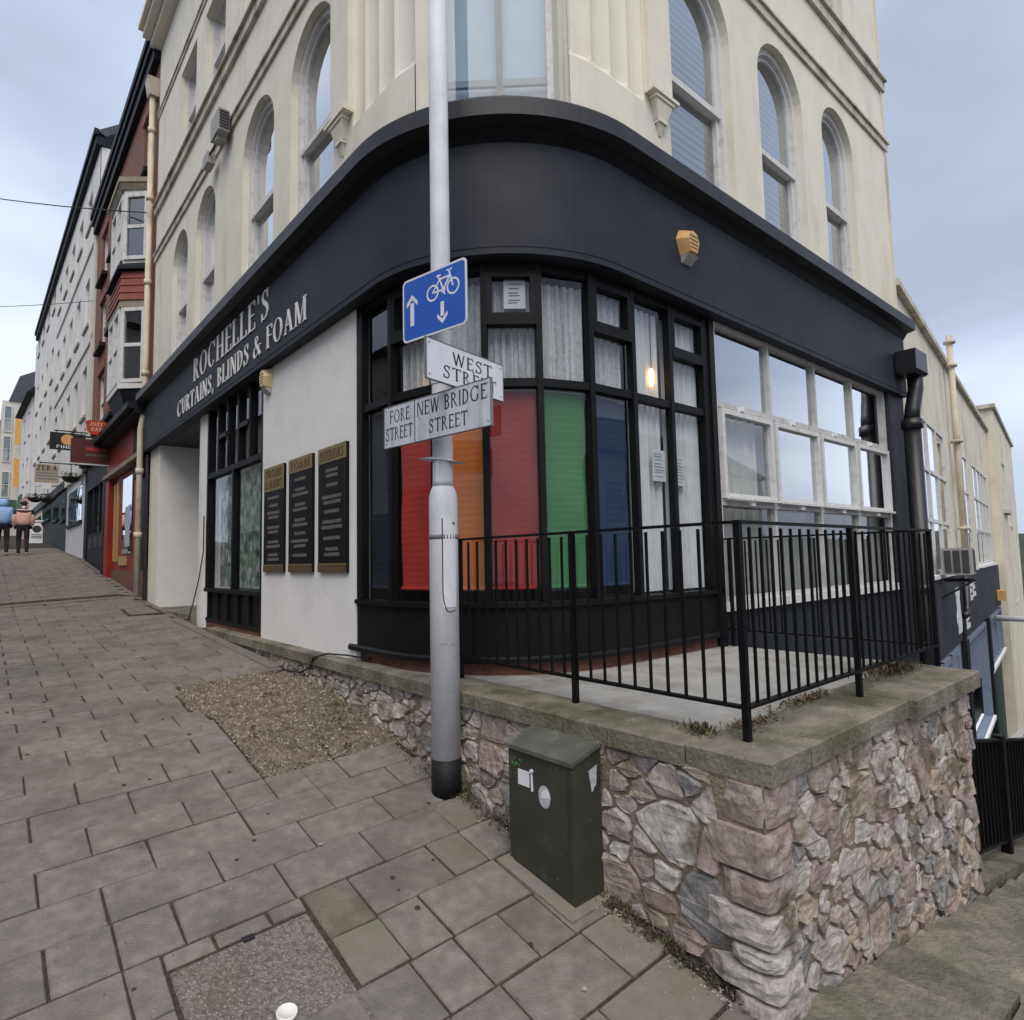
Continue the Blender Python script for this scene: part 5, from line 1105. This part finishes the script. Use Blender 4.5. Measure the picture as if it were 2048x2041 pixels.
# shop under the brick house
fbx('shop_canopy', 'trim_dark', bh, FL, 13.30, 21.8, 3.78, 3.899, -.40, .1); fbx('canopy_soffit', 'trim_dark', bh, FL, 13.30, 21.8, 3.70, 3.779, -.28, .1)
fbx('red_fascia', 'shop_red_light', bh, FL, 14.7, 18.1, 3.02, 3.699, -.06, .1); fbx('grey_fascia', 'shop_dark', bh, FL, 13.7, 14.699, 2.6, 3.699, -.05, .1); fbx('dark_fascia', 'shop_dark', bh, FL, 18.101, 21.8, 3.02, 3.699, -.06, .1)
fbx('fascia_shelf', 'old_stone', bh, FL, 13.7, 18.1, 2.93, 3.019, -.16, .1)
fbx('red_shopfront', 'shop_red', bh, FL, 14.75, 18.1, .75, 2.929, .02, .1)
rd = fbx('red_pilaster', 'shop_red', bh, FL, 17.55, 18.1, gz(2.4,17.6)-.2, 2.929, -.09, .019); fbx('dark_pilaster', 'shop_dark', bh, FL, 18.101, 18.45, gz(2.4,18)-.2, 3.019, -.10, .1)
for y_ in (16.75,17.15): fbx('brass_strip', 'brass', bh, FL, y_, y_+.07, .95, 2.75, -.02, .019)
fbx('shop_glass', 'glass_reflect', bh, FL, 15.0, 16.1, 1.1, 2.75, -.01, .0195); fbx('window_poster', 'sticker_grey', bh, FL, 15.2, 15.7, 1.25, 2.1, -.016, -.0105)
fbx('letter_plate', 'brass', bh, FL, 15.6, 16.4, .85, 1.05, -.02, .019)
fbx('tiled_base', 'tile_brown', bh, FL, 13.7, 17.549, gz(2.4,14)-.3, .749, .0, .1); fbx('side_door', 'shop_dark', bh, FL, 13.7, 14.749, .75, 2.6, .04, .1)
fbx('dark_riser', 'shop_dark', bh, FL, 18.451, 21.8, .3, 1.75, -.03, .1)
for k in range(3): fbx('riser_panel', 'interior_dark', bh, FL, 18.7+k*1.0, 19.4+k*1.0, 1.35, 1.65, -.045, -.031)
for k in range(3):
    a = 18.5+k*1.1; fbx('shop_frame', 'shop_dark', bh, FL, a-.05, a+.05, 1.751, 3.019, -.03, .1); fbx('shop_pane', 'glass_reflect', bh, FL, a+.051, a+1.049, 1.751, 3.019, .03, .036)
fbx('shop_frame', 'shop_dark', bh, FL, 21.75, 21.8, .3, 3.019, -.06, .1)

# ------------------------------------------------------------------ white terrace beyond
FWd = lambda s, z, d: (2.40-(s-22)*.012+d, s, z)
wt = thing('white_terrace', 'tall off white rendered terrace with rows of sash windows and dark eaves', 'building', (2.3,33,1.5))
WH = []
for k in range(5):
    for z0, z1 in ((11.9,13.0),(8.55,10.1),(5.6,7.2)): WH.append((23.3+k*2.13, 24.3+k*2.13, z0, z1))
for k in range(4):
    for z0, z1 in ((12.7,13.6),(9.4,10.9),(6.6,8.2)): WH.append((34.4+k*2.6, 35.4+k*2.6, z0, z1))
plate(FWd, [(21.82,4.0),(45.2,4.0),(45.2,13.8),(21.82,13.8)], [rect(*h) for h in WH], .16).build('wall', 'offwhite', wt)
b = MB(); b.box(2.62,21.82,1,9,45,13.7); b.build('core', 'interior_dark', wt); b = MB(); b.box(2.42,21.815,1,9,21.835,13.69); b.build('side_wall', 'offwhite', wt)
for h in WH: w_ = rect_window(wt, FWd, *h, depth=.12, mid=False, gl='glass_reflect'); fbx('sill', 'old_stone', w_, FWd, h[0]-.08, h[1]+.08, h[2]-.10, h[2]-.002, -.05, .02)
fbx('string_course', 'offwhite', wt, FWd, 21.9, 33, 10.85, 10.97, -.05, .003); fbx('string_course', 'offwhite', wt, FWd, 21.9, 33, 7.72, 7.86, -.05, .003)
fbx('corner_pier', 'far_cream', wt, FWd, 21.82, 22.3, 4.0, 11.2, -.05, .003)
fbx('eaves', 'trim_dark', wt, FWd, 21.75, 43.5, 13.70, 13.98, -.14, .1); fbx('gutter', 'trim_dark', wt, FWd, 21.7, 43.5, 13.981, 14.16, -.20, -.08)
b = MB(); b.hexa([FWd(21.7,14.1,-.12),FWd(43.5,14.1,-.12),FWd(43.5,13.99,.1),FWd(21.7,13.99,.1),FWd(21.7,16.6,3),FWd(43.5,16.6,3),FWd(43.5,16.5,3.2),FWd(21.7,16.5,3.2)]); b.build('roof', 'roof_slate', wt)
b = MB(); b.hexa([FWd(34,15.0,.3),FWd(35.4,15.0,.3),FWd(35.4,15,1.2),FWd(34,15,1.2),FWd(34,16.0,.3),FWd(35.4,16.0,.3),FWd(35.4,16.6,1.2),FWd(34,16.6,1.2)]); b.build('dormer', 'roof_slate', wt)
for (a, c, m_, fm) in ((21.85,22.8,'shop_dark','shop_dark'),(22.81,27.3,'shop_white','offwhite'),(27.31,29.4,'shop_navy','shop_dark'),(29.41,32.4,'shop_dark','shop_dark'),(32.41,37,'interior_dark','shop_dark'),(37.01,45,'far_cream','far_green')):
    zb = gz(2.4,a)-.3
    fbx('shopfront', m_, wt, FWd, a, c, zb, 3.69, -.0, .1); fbx('shop_fascia', fm, wt, FWd, a, c, 3.691, 3.999, -.09, .1)
    if c-a > 1.5: fbx('shop_pane', 'glass_reflect', wt, FWd, a+.5, c-.6, zb+1.5, 3.4, -.012, -.001); fbx('sill', 'shop_dark', wt, FWd, a+.4, c-.5, zb+1.4, zb+1.499, -.07, -.001)

# ------------------------------------------------------------------ buildings at the bend of the street
FF = lambda s, z, d: (s, 60+d, z)
lb_ = thing('low_roof_house', 'white house with dark overhanging roof past the tall white terrace', 'house', (2,48,3)); FQ = lambda s, z, d: (2.10-(s-45)*.03+d, s, z)
fbx('wall', 'offwhite', lb_, FQ, 45.3, 52.5, 1, 11.0, 0, 6)
for k in range(2):
    for z0 in (8.8,6.0): rect_window(lb_, lambda s, z, d: FQ(s,z,d-.02), 46.2+k*2.8, 47.3+k*2.8, z0, z0+1.5, depth=.0, mid=False)
b = MB(); b.hexa([FQ(44.6,11.0,-.35),FQ(53,11.0,-.35),FQ(53,10.9,.2),FQ(44.6,10.9,.2),FQ(44.6,13.8,2.5),FQ(53,13.8,2.5),FQ(53,13.6,2.7),FQ(44.6,13.6,2.7)]); b.build('roof', 'trim_dark', lb_)
fbx('shopfront', 'far_pink', lb_, FQ, 45.4, 50, 2.3, 5.2, -.06, -.001); fbx('shop_fascia', 'far_green', lb_, FQ, 50.01, 52.4, 2.6, 5.6, -.07, -.001)
ob = thing('banner_building', 'cream gabled building with orange banners closing the view up the street', 'building', (2,60,4))
fbx('wall', 'far_cream', ob, FF, .95, 3.6, 2, 13.6, 0, 5); b = MB(); b.prism(FF, [(1.3,13.601),(3.7,13.601),(2.9,16.2),(1.9,15.6)], -.1, 4); b.build('gable_roof', 'roof_slate', ob)
for z0 in (6.2,8.9,11.2): rect_window(ob, lambda s, z, d: FF(s,z,d-.03), 1.05, 1.55, z0, z0+2.0, depth=.0, mid=True)
for z0 in (7.0,10.2): fbx('banner', 'orange_banner', ob, lambda s, z, d: (s,59.2+d,z), 1.74, 2.06, z0, z0+2.1, 0, .05); fbx('banner_arm', 'sign_black', ob, lambda s, z, d: (s,59.2+d,z), 1.8, 1.84, z0+2.1, z0+2.15, 0, .8)
fbx('shop_awning', 'far_green', ob, FF, .8, 2.0, 5.0, 6.0, -.8, -.001)
sb_ = thing('scaffolded_building', 'dark blue sheeted scaffold on the far building at the left edge', 'building', (.5,68,5)); fbx('sheeting', 'far_blue', sb_, lambda s, z, d: (s,68+d,z), -3, 1.35, 3, 13.6, 0, 4)
for k in range(5): fbx('lift_board', 'galv_dark', sb_, lambda s, z, d: (s,67.7+d,z), -3, 1.4, 5+k*2.1, 5.1+k*2.1, 0, .299); 
for k in range(4): fbx('pole', 'galv_dark', sb_, lambda s, z, d: (s,67.6+d,z), 1.3-k*.9, 1.35-k*.9, 3, 15.0, 0, .05)
lt = thing('far_shop', 'dark shopfronts with green awnings at the end of the street', 'shop', (0,58,4)); fbx('front', 'far_green', lt, lambda s, z, d: (s,64+d,z), -2, .94, 3, 7.5, 0, 2); fbx('awning', 'interior_dark', lt, lambda s, z, d: (s,63+d,z), -2, .9, 5.8, 6.2, 0, .99)

# ------------------------------------------------------------------ hanging signs, baskets, wires, board
def hang(name, label, Y, x0, x1, z0, z1, m_, arm=True):
    t = thing(name, label, 'sign', (x1,Y,z0)); f_ = lambda s, z, d: (s, Y+d, z)
    b = MB(); b.fbox(f_, x0, x1, z0, z1, 0, .08); b.build('board', m_, t)
    if arm: b = MB(); b.tube([(x0+.1,Y+.04,z1+.06),(2.42,Y+.04,z1+.06)], .02, 6); b.tube([(x0+.15,Y+.04,z1),(x0+.15,Y+.04,z1+.06)], .01, 5); b.tube([(x1-.1,Y+.04,z1),(x1-.1,Y+.04,z1+.06)], .01, 5); b.build('arm', 'sign_black', t)
    return t, f_
t, f_ = hang('hanging_sign', 'dark maroon hanging board with a red line of lettering by the red shop', 17.8, 1.56, 2.34, 3.30, 3.89, 'board_red')
fbx('bottom_rail', 'galv', t, f_, 1.54, 2.36, 3.27, 3.299, -.01, .09)
TT = lambda u, v, d: (u, 17.8-d, v)
for (z_, h_, m_) in ((3.62,.075,'text_red'),(3.49,.05,'plaque_text')):
    b = MB(); x = 1.86; rg = random.Random(int(z_*100))
    while x < 2.28: l_ = rg.uniform(.02,.04); b.fbox(TT, x, x+l_, z_, z_+h_, .001, .004); x += l_+.01
    b.build('lettering', m_, t)
t, f_ = hang('takeaway_sign', 'small red shield sign reading just eat above the maroon board', 17.0, 1.74, 1.76, 3.95, 4.0, 'just_red', arm=False)
FJ = lambda u, v, d: (u, 17.0-d, v)
b = MB(); b.prism(FJ, [(1.74,4.16),(1.78,3.96),(1.86,3.86),(2.04,3.86),(2.12,3.96),(2.16,4.16),(2.06,4.20),(1.84,4.20)], 0, .06); b.build('shield', 'just_red', t)
text(t, FJ, 'JUST', 1.83, 2.07, 4.06, .085, 'alarm_cream', .061, .066, T=.2, t=.16, sf=0, sp=.14, joined='lettering'); text(t, FJ, 'EAT', 1.86, 2.05, 3.94, .085, 'alarm_cream', .061, .066, T=.2, t=.16, sf=0, sp=.14, joined='lettering')
b = MB(); b.tube([(2.1,17.03,4.1),(2.42,17.03,4.1)], .02, 6); b.build('arm', 'sign_black', t)
t, f_ = hang('hanging_sign', 'black hanging board with orange disc emblem beyond the maroon board', 22.2, 1.44, 2.30, 4.28, 4.78, 'board_black')
FK = lambda u, v, d: (u, 22.2-d, v)
b = MB(); b.prism(FK, [(1.86+.16*math.cos(k*.42),4.58+.16*math.sin(k*.42)) for k in range(15)], .001, .006); b.build('disc', 'text_orange', t)
text(t, FK, 'FIND', 1.60, 1.98, 4.32, .09, 'sticker', .001, .005, T=.18, t=.15, sf=0, sp=.14, joined='lettering')
t, f_ = hang('hanging_sign', 'stone coloured hanging board reading zera further up the street', 26.0, 1.32, 1.97, 3.72, 4.33, 'board_stone')
FZ = lambda u, v, d: (u, 26.0-d, v)
text(t, FZ, 'ZERA', 1.37, 1.92, 4.12, .17, 'sign_black', .001, .005, T=.2, t=.11, sf=.05, joined='lettering')
b = MB()
for z_ in (4.02,3.92,3.82): b.fbox(FZ, 1.36, 1.93, z_, z_+.035, .001, .004)
b.build('small_lettering', 'galv_dark', t); fbx('hours_board', 'sticker', t, FZ, 1.5, 1.78, 3.50, 3.70, -.05, 0)
for (Y, x, z) in ((23.4,2.08,3.62),(27.4,1.78,3.30),(29.6,1.55,3.50)):
    t = thing('hanging_basket', {23.4:'nearest dark hanging basket, beside the white shop',27.4:'dark hanging basket below the stone coloured board',29.6:'furthest dark hanging basket, above the two people'}[Y], 'basket', (x,Y,z), 'hanging baskets along the street')
    b = MB(); n = 12; b.tube([(x,Y,z-.16),(x,Y,z-.10),(x,Y,z)], [.10,.19,.26], n); b.build('bowl', 'basket', t)
    b = MB(); rg = random.Random(int(Y*10))
    for _ in range(160):
        a, r, h_ = rg.uniform(0,6.3), rg.uniform(0,.30), rg.uniform(-.05,.16); p = (x+r*math.cos(a), Y+r*math.sin(a), z+h_); l = .06
        b.add([p,(p[0]+rg.uniform(-l,l),p[1]+rg.uniform(-l,l),p[2]+rg.uniform(-l,l)),(p[0]+rg.uniform(-l,l),p[1]+rg.uniform(-l,l),p[2]+rg.uniform(-l,l))], [(0,1,2)])
    b.build('foliage', 'leaf', t); b = MB(); b.tube([(x,Y,z),(x,Y,z+.45),(2.4,Y,z+.5)], .012, 5); b.build('bracket', 'sign_black', t)
def wire(label, p, q, sag, r):
    t = thing('overhead_wire', label, 'wire', p); p, q = Vector(p), Vector(q); b = MB(); b.tube([p.lerp(q,i/16)-Vector((0,0,sag*4*(i/16)*(1-i/16))) for i in range(17)], r, 5); b.build('wire', 'cable', t)
wire('overhead wire crossing the sky to the brick house bay', (2.36,13.45,7.75), (-4.6,27.5,13.6), .35, .012)
wire('thin overhead wire crossing the sky to the white terrace', (2.38,22.1,8.9), (-5,35,11.5), .3, .010)
t = thing('sandwich_board', 'white sandwich board with round dark emblem standing on the street', 'sandwich board', (2.0,36.2,gz(2,36)))
zb = gz(2,36.2); FB = lambda u, v, d: (2.0+u, 36.2+d+(v-zb)*.18, v)
b = MB(); b.fbox(FB, -.34, .34, zb+.02, zb+1.1, 0, .03); b.build('panel', 'sticker', t); b = MB(); b.fbox(lambda u, v, d: (2.0+u, 36.7+d-(v-zb)*.18, v), -.34, .34, zb+.02, zb+1.1, 0, .03); b.build('panel', 'sticker', t)
b = MB(); b.prism(FB, [(.17*math.cos(k*.45),zb+.68+.17*math.sin(k*.45)) for k in range(14)], -.012, -.001); b.build('emblem', 'sign_black', t)
b = MB()
for z_ in (.25,.32,.40,.98): b.fbox(FB, -.2, .2, zb+z_, zb+z_+.035, -.01, -.001)
b.build('lettering', 'plaque_text', t)

# ------------------------------------------------------------------ two people walking away
def skin(name, pts, edges, radii, m_, parent=None, sub=2):
    me = bpy.data.meshes.new(name); me.from_pydata(pts, edges, []); me.materials.append(MATS[m_]); o = bpy.data.objects.new(name, me); COL.objects.link(o)
    bm = bmesh.new(); bm.from_mesh(me); ly_ = bm.verts.layers.skin.verify()
    for i, v in enumerate(bm.verts):
        r = radii[i]; v[ly_].radius = r if isinstance(r, tuple) else (r, r); v[ly_].use_root = (i == 0)
    bm.to_mesh(me); bm.free()
    sk = o.modifiers.new('Skin', 'SKIN'); sk.use_smooth_shade = True; s_ = o.modifiers.new('Subdivision', 'SUBSURF'); s_.levels = sub; s_.render_levels = sub
    if parent is not None: o.parent = parent; o.matrix_parent_inverse = parent.matrix_world.inverted()
    return o
def person(x, y, H, jac, label, top2=None, hat=None, stride=.12, hood=False):
    z = gz(x,y)+.006; k = H/1.70; t = thing('person', label, 'person', (x,y,z), 'people walking up the street')
    Q = lambda a, b_, c: (x+a*k, y+b_*k, z+c*k)
    P = [Q(0,0,.92),Q(0,.0,1.15),Q(0,.01,1.38),Q(0,.02,1.47),Q(0,.04,1.60),Q(0,.04,1.68),          # 0-5 pelvis chest neck head
         Q(-.09,0,.86),Q(-.10,stride*.6,.48),Q(-.10,stride*.2-.05,.09),Q(-.10,stride*.2+.10,.035),      # 6-9 left leg
         Q(.09,0,.86),Q(.10,-stride*.1,.48),Q(.10,-stride,.10),Q(.10,-stride+.15,.035),                # 10-13 right leg
         Q(-.17,.0,1.37),Q(-.215,-.03,1.12),Q(-.20,.06,.90),Q(-.195,.09,.82),Q(.17,.0,1.37),Q(.215,-.03,1.12),Q(.20,.06,.90),Q(.195,.09,.82)]
    E_ = [(0,1),(1,2),(2,3),(3,4),(4,5),(0,6),(6,7),(7,8),(8,9),(0,10),(10,11),(11,12),(12,13),(2,14),(14,15),(15,16),(16,17),(2,18),(18,19),(19,20),(20,21)]
    Rr = [(.15*k,.12*k),(.14*k,.11*k),(.14*k,.10*k),.055*k,(.085*k,.10*k),(.06*k,.07*k),.095*k,.068*k,.05*k,.04*k,.095*k,.068*k,.05*k,.04*k,.065*k,.05*k,.04*k,.028*k,.065*k,.05*k,.04*k,.028*k]
    skin('body', P, E_, Rr, 'trousers', t)
    J = [Q(0,0,.90),Q(0,0,1.12),Q(0,.01,1.36),Q(0,.02,1.44),Q(-.17,0,1.37),Q(-.225,-.03,1.12),Q(-.205,.06,.91),Q(.17,0,1.37),Q(.225,-.03,1.12),Q(.205,.06,.91)]
    skin('jacket', J, [(0,1),(1,2),(2,3),(2,4),(4,5),(5,6),(2,7),(7,8),(8,9)], [(.225*k,.17*k),(.23*k,.175*k),(.195*k,.145*k),.09*k,.095*k,.085*k,.06*k,.095*k,.085*k,.06*k], jac, t)
    if top2: skin('jacket_yoke', [Q(0,-.01,1.33),Q(0,0,1.41),Q(-.19,0,1.37),Q(.19,0,1.37),Q(-.22,-.03,1.22),Q(.22,-.03,1.22)], [(0,1),(1,2),(1,3),(2,4),(3,5)], [(.19*k,.145*k),(.16*k,.12*k),.098*k,.098*k,.088*k,.088*k], top2, t)
    if hood: skin('hood', [Q(0,.0,1.44),Q(0,.01,1.54),Q(0,.03,1.64),Q(0,.04,1.70)], [(0,1),(1,2),(2,3)], [.10*k,.125*k,.12*k,.07*k], jac, t)
    if hat:
        skin('hat', [Q(0,.04,1.60),Q(0,.04,1.66),Q(0,.04,1.73)], [(0,1),(1,2)], [.108*k,.105*k,.06*k], hat, t); skin('scarf', [Q(-.05,.0,1.47),Q(0,.0,1.50),Q(.05,.0,1.47)], [(0,1),(1,2)], [.085*k,.10*k,.085*k], 'wool', t)
    for a, dy in ((-.10,stride*.2),(.10,-stride)): skin('shoe', [Q(a,dy-.06,.045),Q(a,dy+.05,.04),Q(a,dy+.16,.03)], [(0,1),(1,2)], [.048*k,.05*k,.036*k], 'shoe', t)

person(1.07, 25.9, 1.76, 'jacket_pink', 'person in a pink and navy jacket and dark hat walking away', 'jacket_navy', 'jacket_navy')
person(.56, 26.3, 1.86, 'jacket_blue', 'person in a pale blue hooded coat walking away at the left edge', hood=True, stride=.20)

def opposite(label, fn, s0, s1, zb, zt, m_, n, group):
    t = thing('opposite_terrace', label, 'building', fn((s0+s1)/2,zb,0)); hs = []
    for k in range(n):
        c_ = s0+(s1-s0)*(k+.5)/n
        for z0 in (zb+3.4, zb+6.0):
            if z0+1.6 < zt: hs.append((c_-.5,c_+.5,z0,z0+1.6))
    plate(fn, rect(s0,s1,zb-2,zt), [rect(*h) for h in hs], .15).build('wall', m_, t)
    for h in hs: rect_window(t, fn, *h, depth=.1, mid=False)
    fbx('shopfronts', 'shop_dark', t, fn, s0+.3, s1-.3, zb-2, zb+2.6, -.1, -.01); fbx('core', 'interior_dark', t, fn, s0, s1, zb-2, zt-.05, .4, 6)
    b = MB(); b.hexa([fn(s0,zt,-.4),fn(s1,zt,-.4),fn(s1,zt-.1,0),fn(s0,zt-.1,0),fn(s0,zt+2.2,3),fn(s1,zt+2.2,3),fn(s1,zt+2,3.2),fn(s0,zt+2,3.2)]); b.build('roof', 'roof_slate', t)
opposite('pale terrace across the street on the left, mirrored in the shop windows', lambda s, z, d: (-6.5-d, s, z), 3, 40, 0, 8.6, 'offwhite', 12, None)
opposite('cream terrace across the side street on the right, mirrored in the white window', lambda s, z, d: (s, -9.5-d, z), 6, 30, -4, 4.6, 'far_cream', 8, None)

# ------------------------------------------------------------------ distant hill seen past the right side
b = MB(); rows = []
for i in range(9):
    a = rad(62+i*7); rows.append([(d*math.sin(a), d*math.cos(a), h_+(3*math.sin(i*1.7) if h_ > 0 else 0)) for d, h_ in ((150,-25),(260,-6),(330,9),(420,4))])
b.sheet(rows); tag(b.build('hill', 'hill_green'), kind='structure')
b = MB(); b.sheet([[(-600,-600,-30),(600,-600,-30)],[(-600,600,-30),(600,600,-30)]]); tag(b.build('ground_plain', 'hill_green'), kind='structure')
dh = thing('valley_house', 'small pale house roofs in the valley at the right edge', 'house', (120,45,-8))
b = MB(); b.box(60,20.5,-9,75,30,-1.5); b.build('wall', 'far_cream', dh); b = MB(); b.prism(lambda a, z, d: (60+a*0+d, 20+a, z), [(0,-1.499),(10.5,-1.499),(5,1.2)], -.5, 16); b.build('roof', 'roof_slate', dh)
